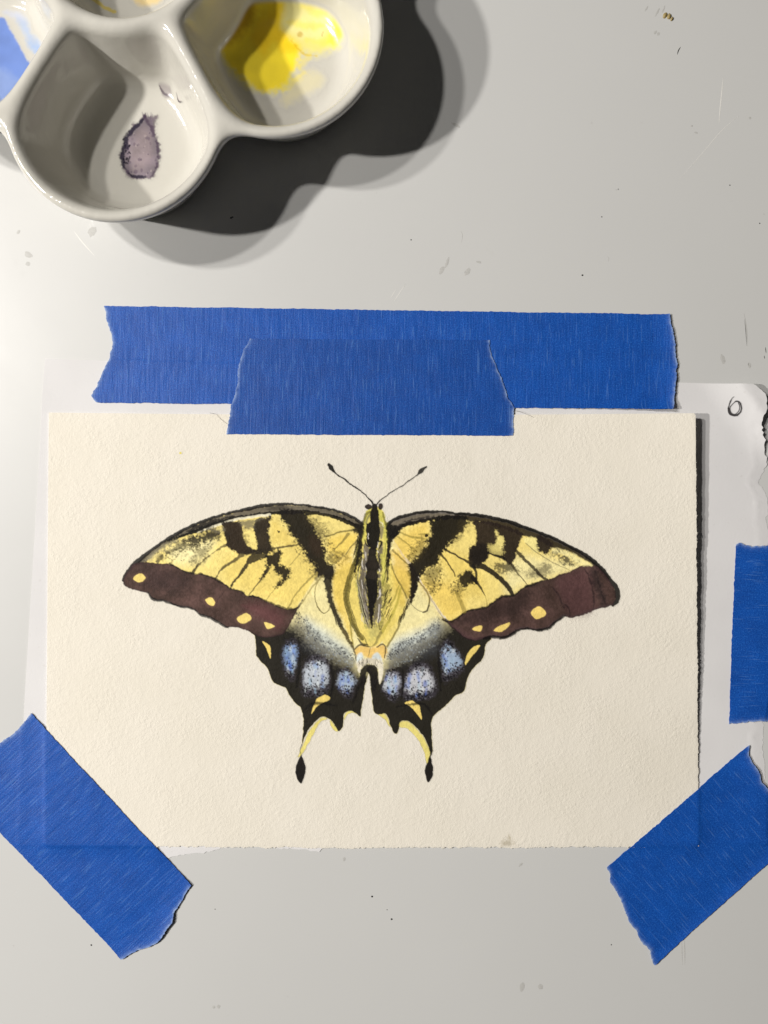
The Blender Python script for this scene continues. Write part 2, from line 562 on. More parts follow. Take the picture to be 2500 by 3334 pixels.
# ------------------------------------------------------------------ cream card
def card_edges(t, side):
    if side == 'L': return 161 - 10 * t
    return 2262 + 10 * t
nu, nv = 360, 250
T = np.linspace(0, 1, nv); S = np.linspace(0, 1, nu)
right_j = 1.8 * vnoise(np.zeros(nv), T * 1410, 45, 21) + 1.5 * vnoise(np.zeros(nv), T * 1410, 11, 22) + 0.6 * rng.standard_normal(nv)
right_j *= smooth(0.03, 0.2, T)
bot_j = 3.0 * vnoise(S * 2110, np.zeros(nu), 40, 23) + 2.0 * vnoise(S * 2110, np.zeros(nu), 12, 24) + 1.3 * rng.standard_normal(nu)
CU = np.zeros((nv, nu)); CV = np.zeros((nv, nu))
for j, t in enumerate(T):
    l = card_edges(t, 'L'); r = card_edges(t, 'R')
    CU[j] = l + (r - l) * S
    top = 1344 + 14 * np.sin(np.pi * S) * 0.5 + 2 * S
    bot = 2752 + 6 * np.sin(np.pi * S)
    CV[j] = top + (bot - top) * t
for kk in range(1, 4):
    CU[:, -kk] += right_j * (1 - (kk - 1) / 3)
    CV[-kk, :] += bot_j * (1 - (kk - 1) / 3)
CU[0, -1] -= 3; CV[0, -1] += 3
CZ = card_z(CU, CV)
_k = np.maximum(CZ - 7, 0) / D          # outline as seen from above, drawn back to where the lifted paper stands
CU, CV = CU - (CU - CX) * _k, CV - (CV - CY) * _k
CZ[:, -1] -= 0.3 + rng.random(nv) * 0.2
CZ[-1, :] -= 0.4 + rng.random(nu) * 0.5
root_card = empty('butterfly_painting', W(1215, 2050, 0), 'cream watercolour card painted with a yellow and black swallowtail butterfly', 'painting')
verts = np.stack([(CU - CX) * K, (CY - CV) * K, CZ * K], -1).reshape(-1, 3)
o = mesh_obj('card', verts, grid_faces(nv, nu), M_card, root_card)
sm = o.modifiers.new('thickness', 'SOLIDIFY'); sm.thickness = 2.8 * K; sm.offset = -1; es = o.modifiers.new('edges', 'EDGE_SPLIT'); es.split_angle = 0.6
# torn fibres standing proud of the deckle edges
fv, ff = [], []
def tuft(u, v, z, du, dv, w):
    n = len(fv)
    fv.extend([W(u - w * dv, v + w * du, z), W(u + w * dv, v - w * du, z), W(u + du * 1.0 * w * 2.2, v + dv * w * 2.2, z - 0.7), W(u, v, z + 0.6)])
    ff.extend([(n, n + 1, n + 3), (n + 1, n + 2, n + 3), (n + 2, n, n + 3), (n + 2, n + 1, n)])
for q in range(420):
    if q % 2:
        t = rng.random() ** 0.6
        j = int(t * (nv - 1))
        tuft(CU[j, -1] - 1, CV[j, -1] + rng.uniform(-3, 3), CZ[j, -1] - 0.9, 1, rng.uniform(-.6, .6), rng.uniform(0.9, 2.4))
    else:
        i = int(rng.random() * (nu - 1))
        tuft(CU[-1, i], CV[-1, i] - 1, CZ[-1, i] - 1.2, rng.uniform(-.6, .6), 1, rng.uniform(0.9, 2.4))
o = mesh_obj('torn_fibres', fv, ff, M_card, root_card, smooth_shade=False)
o['kind'] = 'stuff'

# ------------------------------------------------------------------ the painted butterfly
cv = Canvas(392, 1500, 2022, 2560, 1.8); cv.wmul = 1.15
def A1(p): return [(380 + x / 1.975, 1480 + y / 1.975) for x, y in p]
def A2(p): return [(1180 + x / 1.929, 1480 + y / 1.929) for x, y in p]
def A3(p): return [(780 + x / 1.885, 1950 + y / 1.885) for x, y in p]
def A4(p): return [(1040 + x / 3.161, 1480 + y / 3.161) for x, y in p]
BLK = (18, 15, 13); DK = (32, 27, 23); BRN = (42, 29, 24); OLV = (120, 108, 52); GRY = (112, 106, 98)
YEL = (238, 212, 112); YELD = (232, 196, 88); PALE = (240, 228, 158); PUR = (78, 56, 57); PURR = (98, 62, 64); CRM = (240, 230, 170)

# --- hindwings
hwL = A1([(1560, 520), (1400, 640), (1300, 770), (1100, 1000), (1000, 1100)]) + A3([(60, 190), (92, 222), (100, 290), (105, 340), (140, 390), (175, 430), (190, 475), (210, 510), (250, 530), (285, 545),
       (305, 590), (340, 635), (375, 670), (388, 710), (390, 760), (387, 830), (381, 893), (402, 850), (430, 792), (470, 747), (510, 722), (545, 732), (575, 757), (600, 803), (615, 807), (635, 785), (638, 740),
       (645, 700), (680, 685), (710, 697), (742, 719), (749, 660), (760, 600), (770, 540), (782, 490), (790, 440), (800, 300)]) + A4([(520, 1900), (520, 900)])
hwR = A2([(150, 480), (250, 640), (350, 790), (510, 1035), (640, 1120)]) + A3([(1540, 235), (1512, 280), (1506, 330), (1480, 380), (1430, 430), (1396, 490), (1386, 540), (1370, 570), (1330, 587), (1295, 620), (1260, 655),
       (1215, 692), (1186, 722), (1176, 765), (1180, 850), (1184, 925), (1174, 955), (1150, 893), (1120, 832), (1080, 782), (1030, 747), (987, 752), (977, 790), (965, 823), (945, 815), (925, 770), (915, 732), (895, 703), (850, 707),
       (825, 690), (815, 640), (806, 560), (800, 490), (790, 440), (800, 300)]) + A4([(560, 1900), (560, 900)])
for H in (hwL, hwR):
    cv.poly(H, (240, 228, 165), 0.95, 1.5, var=0.06)
# greenish / bluish wash below
cv.poly(A3([(400, 120), (470, 150), (560, 210), (640, 270), (690, 310), (690, 380), (560, 330), (430, 230)]), (206, 218, 216), 0.8, 26)
cv.poly(A3([(930, 270), (1030, 220), (1130, 180), (1200, 140), (1230, 200), (1100, 280), (960, 350), (910, 350)]), (204, 216, 218), 0.85, 26)
# black margins of the hindwings
blkL = A3([(330, 110), (420, 190), (500, 270), (600, 330), (690, 370), (728, 400), (735, 470), (770, 440), (800, 420), (790, 450), (782, 490), (770, 540), (760, 600), (749, 660), (742, 719), (710, 697), (680, 685), (645, 700), (638, 740), (635, 785), (615, 807), (600, 803),
      (575, 757), (545, 732), (510, 722), (470, 747), (430, 792), (402, 850), (381, 893), (387, 830), (390, 760), (388, 710), (375, 670), (340, 635), (305, 590), (285, 545), (250, 530), (210, 510), (190, 475), (175, 430), (140, 390), (105, 340), (100, 290), (92, 222), (60, 190), (200, 150)])
blkR = A3([(1230, 130), (1180, 200), (1080, 270), (980, 330), (900, 380), (880, 440), (862, 520), (850, 450), (800, 410), (775, 430), (790, 455), (800, 490), (806, 560), (815, 640), (825, 690), (850, 707), (895, 703), (915, 732), (925, 770), (945, 815), (965, 823), (977, 790), (987, 752),
      (1030, 747), (1080, 782), (1120, 832), (1150, 893), (1174, 955), (1184, 925), (1180, 850), (1176, 765), (1186, 722), (1215, 692), (1260, 655), (1295, 620), (1330, 587), (1370, 570), (1386, 540), (1396, 490), (1430, 430), (1480, 380), (1506, 330), (1512, 280), (1540, 235), (1400, 180)])
for Bm, soft_edge in ((blkL, A3([(340, 120), (420, 170), (480, 230), (560, 290), (650, 330), (715, 385), (690, 460), (560, 430), (420, 360), (300, 250)])),
                      (blkR, A3([(1230, 120), (1160, 190), (1060, 260), (960, 310), (900, 370), (900, 450), (1040, 420), (1200, 330), (1290, 220)]))):
    cv.poly(soft_edge, (112, 116, 124), 0.5, 30, rag=8)
    cv.poly(soft_edge, (60, 60, 66), 0.45, 16, rag=14)
for Bm, Fd in ((blkL, A3([(300, 90), (420, 180), (500, 255), (600, 318), (690, 362), (735, 395)])), (blkR, A3([(1260, 100), (1180, 190), (1080, 262), (980, 322), (900, 375), (885, 410)]))):
    cv.poly(Bm, (24, 21, 22), 0.98, 1.4, var=0.25, grow=-0.5, fade=Fd, fadelen=58)
# fade the inner boundary: repaint speckle of pale over the hard edge
def speckle(poly, n, r, cols, op=(0.5, 0.95), seed=0):
    r_ = np.random.default_rng(seed)
    P_ = np.asarray(poly); lo = P_.min(0); hi = P_.max(0); c = 0; k = 0
    while c < n and k < n * 8:
        k += 1
        u, v = r_.uniform(lo[0], hi[0]), r_.uniform(lo[1], hi[1])
        if cv.inside(poly, u, v):
            rr = r_.uniform(*r)
            cv.dot(u, v, rr, cols[r_.integers(len(cols))], r_.uniform(*op), rx=rr * r_.uniform(0.6, 1.1)); c += 1
edgeL = A3([(350, 70), (420, 130), (520, 230), (640, 300), (705, 340), (715, 390), (620, 350), (500, 290), (400, 210), (340, 150)])
edgeR = A3([(1240, 110), (1150, 170), (1040, 230), (950, 280), (910, 330), (900, 385), (980, 340), (1090, 280), (1180, 220), (1240, 160)])
for E, sd in ((edgeL, 1), (edgeR, 2)):
    speckle(E, 240, (1.3, 2.9), [(60, 58, 62), (90, 90, 92), (40, 38, 40)], (0.35, 0.8), sd)
speckle(A3([(400, 190), (520, 280), (640, 340), (700, 380), (690, 420), (560, 380), (440, 300)]), 150, (1.2, 3), [(150, 158, 165), (110, 118, 128), (190, 196, 190)], (0.25, 0.6), 3)
speckle(A3([(1210, 190), (1100, 270), (980, 330), (905, 385), (920, 430), (1060, 370), (1210, 280)]), 150, (1.2, 3), [(150, 158, 165), (110, 118, 128), (190, 196, 190)], (0.25, 0.6), 4)
cv.poly(A3([(1000, 290), (1120, 260), (1210, 260), (1210, 330), (1110, 360), (1000, 390), (940, 390)]), (96, 100, 106), 0.4, 26, rag=8)
cv.poly(A3([(420, 240), (520, 300), (560, 340), (480, 340), (400, 300)]), (96, 100, 106), 0.4, 24, rag=8)
# blue cells
cellsL = [A3([(275, 290), (300, 252), (340, 250), (358, 290), (355, 350), (347, 420), (332, 490), (300, 485), (277, 450), (265, 370)]),
          A3([(390, 420), (410, 370), (450, 345), (500, 345), (540, 380), (555, 440), (560, 510), (540, 560), (480, 598), (420, 600), (385, 580), (380, 500)]),
          A3([(600, 470), (620, 430), (660, 425), (700, 460), (715, 510), (705, 560), (675, 605), (640, 590), (605, 550), (595, 510)]),
          A3([(885, 500), (900, 440), (940, 425), (980, 450), (995, 500), (985, 560), (965, 610), (930, 620), (890, 585), (875, 540)]),
          A3([(1010, 500), (1030, 440), (1080, 400), (1130, 395), (1170, 420), (1195, 480), (1205, 550), (1180, 600), (1100, 620), (1030, 622), (1000, 580)]),
          A3([(1235, 330), (1240, 290), (1265, 255), (1300, 270), (1340, 320), (1365, 380), (1375, 420), (1340, 460), (1280, 500), (1250, 490), (1240, 420), (1228, 370)])]
for q, c in enumerate(cellsL):
    c = np.asarray(c); ctr = c.mean(0); lo, hi = c.min(0), c.max(0)
    cv.poly(c, (74, 69, 80), 0.75, 8, rag=7)
    core = ctr + (c - ctr) * [0.84, 0.66]; core[:, 1] -= (hi[1] - lo[1]) * 0.04
    cv.poly(core, [(128, 152, 190), (190, 198, 208), (176, 190, 205), (186, 190, 204), (196, 198, 204), (158, 178, 202)][q], 0.95, 7, rag=5, var=0.1)
    for r_ in range(26):   # strokes of blue
        uu = rng.uniform(lo[0], hi[0]); vv = rng.uniform(lo[1] + 10, hi[1] - 25)
        if cv.inside(core.tolist(), uu, vv):
            L_ = rng.uniform(8, 20)
            cv.stroke([(uu, vv), (uu + rng.uniform(-3, 3), vv + L_)], rng.uniform(5, 10), [(78, 106, 186), (112, 142, 210), (220, 228, 230), (160, 190, 212)][rng.integers(4)], rng.uniform(0.3, 0.6), 4.5, rag=2)
    pl = c.tolist()
    top = [p for p in pl]
    area = (hi[0] - lo[0]) * (hi[1] - lo[1])
    nd = int(area / 42)
    r_ = np.random.default_rng(50 + q); cnt = 0; kk = 0
    while cnt < nd and kk < nd * 9:
        kk += 1
        u, v = r_.uniform(lo[0], hi[0]), r_.uniform(lo[1], hi[1])
        if not cv.inside(pl, u, v): continue
        f = abs((v - lo[1]) / (hi[1] - lo[1]) - 0.45) / 0.55
        if r_.random() > 0.07 + 1.0 * f ** 1.6: continue
        rr = r_.uniform(1.4, 3.2)
        cv.dot(u, v, rr, [(18, 16, 18), (30, 27, 30), (90, 88, 96)][r_.integers(3)], r_.uniform(0.6, 0.98), rx=rr * r_.uniform(0.6, 1.2)); cnt += 1
# crescents and yellow edges
for c in ([(142, 258), (170, 268), (190, 300), (195, 335), (188, 365), (178, 330), (160, 290)], [(440, 702), (455, 650), (480, 607), (520, 588), (555, 600), (545, 622), (510, 635), (470, 665)],
          [(1475, 285), (1440, 290), (1405, 325), (1385, 365), (1385, 405), (1410, 370), (1440, 330)], [(1015, 635), (1060, 622), (1095, 645), (1110, 680), (1115, 738), (1085, 695), (1050, 660)]):
    cv.poly(A3(c), (238, 212, 120), 1, 1.4, var=0.06)
for c in ([(358, 968), (366, 945), (384, 900), (406, 858), (434, 798), (474, 752), (512, 726), (540, 733), (502, 750), (472, 795), (440, 852), (410, 905), (385, 948)], [(558, 742), (576, 762), (603, 808), (580, 802), (562, 775)],
          [(643, 738), (648, 703), (680, 684), (716, 700), (690, 694), (664, 706)], [(985, 753), (1030, 748), (1078, 784), (1118, 834), (1148, 893), (1170, 950), (1157, 1022), (1140, 980), (1130, 930), (1100, 870), (1060, 820), (1020, 790), (980, 785)],
          [(850, 707), (895, 705), (918, 748), (925, 784), (900, 748), (870, 718)]):
    cv.poly(A3(c), (232, 218, 122), 0.95, 1.3, var=0.07)
    Q = A3(c); cv.stroke(Q + [Q[0]], 1.6, (130, 122, 70), 0.4, 1)
cv.poly(A3([(379, 953), (398, 1000), (407, 1042), (396, 1090), (377, 1128), (355, 1100), (346, 1050), (354, 1003), (370, 968)]), (38, 34, 31), 1, 1.3, var=0.2)
cv.poly(A3([(1170, 958), (1180, 1000), (1186, 1050), (1178, 1095), (1157, 1121), (1140, 1082), (1137, 1040), (1150, 1000)]), (38, 34, 31), 1, 1.3, var=0.2)
cv.stroke(A3([(381, 890), (372, 925), (380, 958)]), [3, 1.6, 3], DK, 0.8)
cv.stroke(A3([(1180, 925), (1176, 950), (1170, 965)]), 4, DK, 0.9)
for P_ in ([(735, 520), (720, 560), (700, 630)], [(560, 400), (575, 500), (560, 590)], [(372, 330), (365, 430), (350, 540)], [(1215, 320), (1225, 430), (1235, 560)], [(1000, 430), (1002, 520), (1000, 600)], [(390, 690), (450, 640), (600, 650)], [(1180, 700), (1120, 640), (960, 660)]):
    cv.stroke(A3(P_), [3, 8, 4], (22, 19, 18), 0.8, 3, rag=2)
# hindwing inner markings
cv.stroke(A1([(1318, 780), (1290, 825), (1274, 890), (1280, 945), (1300, 990), (1330, 1016), (1360, 1002), (1372, 975)]), [2, 2, 2.2, 2.6, 3.2, 3, 2.4, 2], (96, 84, 40), 0.85)
cv.stroke(A2([(350, 790), (395, 845), (418, 895), (420, 940), (402, 980), (378, 991)]), [2.5, 4, 5, 4.5, 4.5, 5], (52, 46, 28), 0.9)
cv.stroke(A2([(378, 991), (340, 970), (305, 938)]), [3, 2.5, 2], (130, 122, 92), 0.75)

# --- forewings
fwL = A1([(1595, 445), (1560, 425), (1500, 395), (1430, 365), (1350, 345), (1250, 330), (1150, 320), (1050, 318), (950, 325), (850, 345), (750, 368), (650, 395), (560, 425), (480, 460), (400, 500), (320, 548), (250, 595),
          (190, 640), (130, 690), (85, 735), (58, 775), (45, 812), (52, 838), (78, 857), (110, 870), (160, 878), (205, 890), (225, 920), (260, 935), (300, 936), (340, 952), (370, 967), (420, 975), (470, 986), (510, 1002), (540, 1027),
          (580, 1041), (620, 1056), (660, 1076), (690, 1097), (720, 1111), (770, 1111), (820, 1126), (860, 1141), (890, 1156), (930, 1169), (980, 1173), (1030, 1166), (1075, 1146), (1105, 1110), (1125, 1070), (1145, 1030),
          (1165, 985), (1195, 935), (1230, 880), (1270, 820), (1320, 765), (1360, 740), (1420, 690), (1490, 620), (1550, 540)])
fwR = A2([(155, 440), (180, 415), (220, 400), (280, 378), (350, 365), (420, 358), (500, 358), (580, 367), (660, 372), (740, 382), (820, 395), (900, 415), (980, 440), (1060, 470), (1140, 500), (1220, 535), (1290, 570), (1360, 605),
          (1420, 645), (1475, 690), (1520, 740), (1555, 790), (1587, 832), (1601, 880), (1592, 920), (1570, 950), (1530, 956), (1470, 970), (1420, 990), (1370, 1010), (1310, 1025), (1265, 1016), (1235, 1036), (1200, 1061), (1170, 1091),
          (1130, 1101), (1080, 1101), (1010, 1093), (960, 1111), (930, 1136), (880, 1151), (820, 1146), (760, 1156), (700, 1166), (650, 1151), (610, 1126), (570, 1091), (540, 1061), (510, 1036), (450, 950), (400, 870), (350, 790), (310, 720), (250, 640), (190, 560), (165, 500)])
yL = A1([(1560, 480), (1400, 420), (1200, 375), (1050, 372), (900, 392), (700, 430), (500, 500), (330, 590), (200, 690), (345, 702), (470, 757), (600, 780), (720, 850), (840, 905), (970, 945), (1080, 985), (1175, 968), (1195, 935), (1230, 880), (1270, 820), (1320, 765), (1390, 790), (1400, 1000), (1500, 1180), (1560, 900)])
cv.poly(fwL, (240, 220, 132), 0.97, 1.3, var=0.05, grow=-4)
cv.poly(fwR, (240, 218, 128), 0.97, 1.3, var=0.05, grow=-8)
for c, col, op, so in (([(760, 650), (1200, 600), (1300, 760), (1170, 960), (1000, 940), (850, 890), (700, 800)], (236, 206, 98), 0.42, 26), ([(1000, 420), (1080, 480), (1180, 590), (1060, 580), (1000, 560)], (236, 206, 100), 0.5, 14),
                       ([(1360, 540), (1540, 500), (1530, 620), (1420, 740), (1380, 680)], (234, 200, 84), 0.65, 14), ([(340, 600), (620, 540), (560, 680), (380, 700)], (244, 236, 184), 0.75, 22), ([(1400, 740), (1520, 640), (1480, 960), (1400, 1000)], (232, 196, 84), 0.6, 14)):
    cv.poly(A1(c), col, op, so, rag=6)
for c, col, op, so in (([(230, 520), (400, 430), (400, 560), (300, 660), (200, 620)], (234, 198, 84), 0.55, 16), ([(360, 790), (600, 820), (640, 980), (530, 1030), (450, 930)], (234, 198, 86), 0.55, 22), ([(520, 600), (700, 690), (760, 880), (620, 860), (500, 700)], (236, 206, 98), 0.5, 22),
                       ([(180, 600), (300, 700), (300, 900), (220, 800)], (230, 190, 72), 0.7, 14), ([(950, 640), (1440, 700), (1200, 770), (1000, 830), (900, 870)], (244, 235, 180), 0.7, 26)):
    cv.poly(A2(c), col, op, so, rag=6)
# costal band left
cv.poly(A1([(1590, 455), (1500, 400), (1350, 350), (1150, 325), (950, 332), (750, 374), (560, 432), (400, 506), (250, 600), (130, 700), (190, 690), (330, 575), (500, 500), (700, 432), (900, 388), (1100, 370), (1300, 376), (1480, 430), (1560, 478)]), (92, 86, 79), 0.95, 2, rag=2, var=0.25)
cv.stroke(A1([(1590, 447), (1500, 396), (1430, 367), (1350, 347), (1250, 331), (1150, 321), (1050, 320), (950, 327), (850, 348), (750, 370), (650, 397), (560, 428), (480, 462), (400, 502), (320, 550), (250, 597), (190, 642), (130, 692), (85, 737), (58, 777), (46, 812)]), [9, 8, 7, 6.5, 6.5, 6.5, 8, 9, 10, 8, 7, 8, 9, 9, 9, 9, 11, 11, 10, 9, 8], BLK, 0.95, 1.3, rag=1)
cv.stroke(A1([(1575, 475), (1500, 440), (1400, 402), (1300, 378), (1200, 370), (1100, 371), (1000, 377), (900, 387), (800, 403), (700, 428), (600, 460), (500, 494), (400, 532), (310, 560)]), [15, 12, 11, 11, 13, 13, 9, 9, 11, 13, 13, 10, 8, 5], BLK, 0.95, 1.4, rag=2.5)
cv.stroke(A1([(960, 352), (1050, 345), (1150, 350)]), [2, 14, 2], (60, 54, 48), 0.5, 4, rag=3)
cv.stroke(A1([(760, 395), (640, 425), (520, 465), (430, 510)]), [4, 8, 8, 3], (40, 36, 32), 0.75, 2, rag=3)
cv.stroke(A1([(985, 388), (880, 398), (760, 420), (640, 460), (520, 500)]), [8, 7, 7, 7, 3], (238, 232, 205), 0.85, 2)
# band left
bandL = A1([(120, 700), (190, 690), (230, 696), (290, 702), (345, 702), (380, 715), (420, 740), (470, 757), (520, 766), (570, 770), (610, 785), (650, 805), (690, 825), (720, 850), (760, 865), (800, 877), (840, 907), (880, 905), (930, 920), (970, 945), (1020, 966), (1080, 986), (1130, 992), (1178, 968), (1195, 935)])[:-1] + fwL[53:50:-1] * 0
bandL = bandL + A1([(1165, 985), (1145, 1030), (1125, 1070), (1105, 1110), (1075, 1146), (1030, 1166), (980, 1173), (930, 1169), (890, 1156), (860, 1141), (820, 1126), (770, 1111), (720, 1111), (690, 1097), (660, 1076), (620, 1056), (580, 1041), (540, 1027), (510, 1002), (470, 986),
      (420, 975), (370, 967), (340, 952), (300, 936), (260, 935), (225, 920), (205, 890), (160, 878), (110, 870), (78, 857), (52, 838), (45, 812), (58, 775), (85, 735)])
cv.poly(bandL, (80, 57, 57), 0.98, 1.4, edge=0.4, var=0.5, rag=0.8)
cv.poly(A1([(820, 960), (960, 970), (1080, 1040), (1040, 1120), (940, 1060), (850, 1010)]), (112, 66, 70), 0.5, 18, rag=8)
cv.poly(A1([(100, 740), (260, 730), (480, 800), (400, 880), (200, 850)]), (66, 50, 50), 0.45, 18, rag=8)
cv.stroke(A1([(205, 890), (225, 921), (262, 937), (300, 937), (340, 953), (400, 972), (470, 987), (510, 1003), (545, 1030), (620, 1057), (690, 1098), (720, 1111)]), [3, 8, 7, 5, 6, 5, 6, 4, 7, 6, 7, 3], BLK, 0.85, 1.6, rag=1)
cv.stroke(A1([(345, 702), (420, 741), (470, 758), (570, 772), (650, 806), (720, 851), (800, 878), (840, 907), (930, 921), (1020, 966), (1130, 992), (1175, 970), (1198, 930)]), [5, 3, 5, 4, 6, 4, 4, 3, 5, 5, 6, 6, 2], (40, 32, 28), 0.75, 1.8, rag=2)
cv.stroke(A1([(490, 760), (520, 720), (530, 700)]), [9, 6, 2], DK, 0.8, 2, rag=2)
cv.stroke(A1([(640, 960), (655, 930), (690, 880)]), [2, 2, 1.5], (50, 36, 36), 0.5, 2)
for c in ([(110, 797), (130, 772), (155, 762), (180, 780), (191, 795), (175, 808), (150, 820), (130, 815)], [(570, 930), (590, 920), (615, 920), (633, 945), (625, 970), (600, 968), (580, 950)], [(775, 1050), (800, 1030), (830, 1018), (860, 1030), (868, 1050), (845, 1075), (810, 1085), (785, 1075)], [(948, 1075), (975, 1080), (1018, 1098), (1005, 1112), (970, 1118), (955, 1100)]):
    cc = np.asarray(A1(c)); cv.poly(cc, (110, 84, 72), 0.5, 5, grow=5)
    cv.poly(cc, (240, 216, 128), 1, 1.3, var=0.06)
# dark marks, left forewing
cv.poly(A1([(1065, 368), (1190, 370), (1215, 410), (1250, 460), (1280, 510), (1305, 560), (1332, 610), (1338, 650), (1345, 690), (1380, 715), (1398, 745), (1395, 785), (1350, 790), (1300, 770), (1285, 720), (1255, 675), (1215, 620), (1180, 570), (1140, 520), (1110, 470), (1085, 430), (1070, 400)]), (30, 25, 21), 0.98, 3, rag=7, var=0.3, grow=5)
cv.poly(A1([(1190, 400), (1260, 420), (1340, 490), (1330, 560), (1290, 540), (1240, 470)]), (62, 54, 36), 0.62, 10, rag=13)
cv.poly(A1([(1250, 520), (1310, 540), (1335, 640), (1290, 660), (1240, 590)]), (66, 50, 36), 0.6, 9, rag=6)
cv.poly(A1([(1330, 640), (1470, 650), (1430, 700), (1380, 740), (1340, 700)]), (58, 50, 32), 0.6, 8, rag=15)
cv.poly(A1([(1230, 640), (1300, 720), (1330, 790), (1270, 790), (1250, 720)]), (48, 42, 32), 0.55, 6, rag=14)
cv.poly(A1([(680, 437), (720, 430), (770, 430), (806, 445), (815, 500), (822, 550), (855, 590), (890, 612), (880, 634), (800, 640), (760, 625), (720, 600), (690, 580), (707, 560), (696, 520), (690, 490)]), BRN, 0.98, 1.8, rag=2.5, var=0.3)
cv.poly(A1([(890, 425), (940, 406), (998, 400), (986, 440), (976, 490), (985, 550), (1000, 600), (990, 625), (930, 632), (890, 622), (905, 590), (893, 540), (885, 490)]), (48, 38, 30), 0.98, 1.8, rag=4, var=0.3)
cv.poly(A1([(790, 430), (880, 418), (970, 400), (950, 412), (890, 440), (880, 480), (820, 470)]), (104, 98, 82), 0.8, 5, rag=5)
cv.poly(A1([(800, 480), (830, 470), (840, 520), (860, 590), (830, 580), (810, 540)]), (78, 66, 44), 0.6, 6, rag=8)
cv.stroke(A1([(840, 628), (920, 622), (1000, 608), (1100, 590), (1190, 575)]), [16, 12, 9, 5, 4], (52, 44, 32), 0.85, 2, rag=2)
cv.poly(A1([(690, 505), (640, 485), (600, 478), (540, 500), (480, 520), (430, 548), (470, 580), (520, 592), (560, 562), (620, 548), (692, 512)]), (32, 28, 24), 0.92, 7, rag=11)
cv.poly(A1([(690, 465), (600, 480), (640, 500), (690, 495)]), (130, 122, 100), 0.5, 4, rag=5)
cv.poly(A1([(430, 560), (360, 590), (250, 660), (300, 660), (420, 610), (520, 590)]), (76, 69, 46), 0.75, 8, rag=13)
cv.poly(A1([(480, 600), (580, 590), (600, 640), (520, 690), (470, 690), (500, 640)]), (86, 76, 42), 0.6, 8, rag=13)
cv.stroke(A1([(300, 600), (360, 570), (430, 550), (560, 520), (690, 510)]), [3, 5, 6, 4, 3], (70, 62, 46), 0.7, 2.5, rag=4)
cv.stroke(A1([(265, 690), (300, 650), (420, 600)]), [8, 6, 3], (80, 72, 48), 0.7, 3, rag=5)
cv.poly(A1([(200, 660), (330, 570), (400, 545), (300, 620), (230, 680)]), (180, 170, 130), 0.6, 6, rag=6)
cv.stroke(A1([(345, 700), (380, 660), (430, 610)]), [5, 4, 2], (90, 80, 50), 0.6, 2, rag=3)
cv.stroke(A1([(700, 585), (640, 620), (570, 670), (520, 725), (490, 755)]), [8, 4, 5, 5, 7], (78, 68, 44), 0.8, 1.8, rag=2)
cv.stroke(A1([(620, 570), (590, 620), (560, 680)]), [2, 4, 8], (110, 98, 58), 0.55, 3, rag=5)
cv.stroke(A1([(960, 645), (880, 665), (845, 700), (800, 765), (755, 820), (735, 850)]), [16, 22, 14, 6, 4, 3], (44, 38, 30), 0.92, 1.8, rag=3)
cv.stroke(A1([(810, 640), (745, 690), (675, 735), (650, 770), (635, 800)]), [14, 8, 6, 4, 3], (56, 48, 36), 0.85, 2, rag=2)
cv.poly(A1([(960, 655), (1050, 620), (1056, 660), (1040, 700), (1080, 722), (1112, 742), (1100, 780), (1060, 832), (1020, 860), (1045, 820), (1068, 790), (1030, 750), (1010, 712), (985, 722), (965, 762), (930, 795), (960, 735), (975, 690)]), (30, 25, 21), 0.96, 2.5, rag=6, var=0.3, grow=3.5)
cv.stroke(A1([(980, 735), (930, 800), (890, 850), (850, 900)]), [8, 5, 3.5, 3], (60, 52, 34), 0.85, 1.5)
cv.stroke(A1([(1060, 800), (1010, 870), (960, 935)]), [5, 2.2, 2], (110, 98, 50), 0.6, 1.5)
cv.stroke(A1([(1205, 595), (1160, 660), (1115, 710)]), [3, 2.4, 2], (110, 98, 52), 0.65)
cv.stroke(A1([(1290, 760), (1210, 830), (1150, 900), (1100, 990)]), [5, 4.5, 4, 4], (130, 116, 58), 0.7, 1.8)
cv.stroke(A1([(1330, 775), (1270, 840), (1225, 900), (1195, 955)]), [6, 5, 4, 3], (150, 138, 86), 0.7, 2)
cv.stroke(A1([(1345, 528), (1410, 506), (1480, 490), (1550, 484)]), [4, 5, 5, 7], (100, 90, 46), 0.8, 1.6)
cv.stroke(A1([(1380, 625), (1430, 580), (1490, 510)]), [2.5, 4, 8], (112, 100, 50), 0.75, 1.6)
cv.stroke(A1([(1550, 545), (1510, 590), (1470, 645)]), [6, 4, 2], (100, 90, 46), 0.75, 1.6)
for u, v, r in ((1302, 410, 8), (1335, 446, 9), (1362, 436, 5), (1352, 575, 9), (1388, 640, 6)):
    uu, vv = A1([(u, v)])[0]; cv.dot(uu, vv, r, (176, 162, 100), 0.45, soft=2)
uu, vv = A1([(1045, 495)])[0]; cv.dot(uu, vv, 4, DK, 0.95)
uu, vv = A1([(1035, 488)])[0]; cv.dot(uu, vv, 2, DK, 0.95)

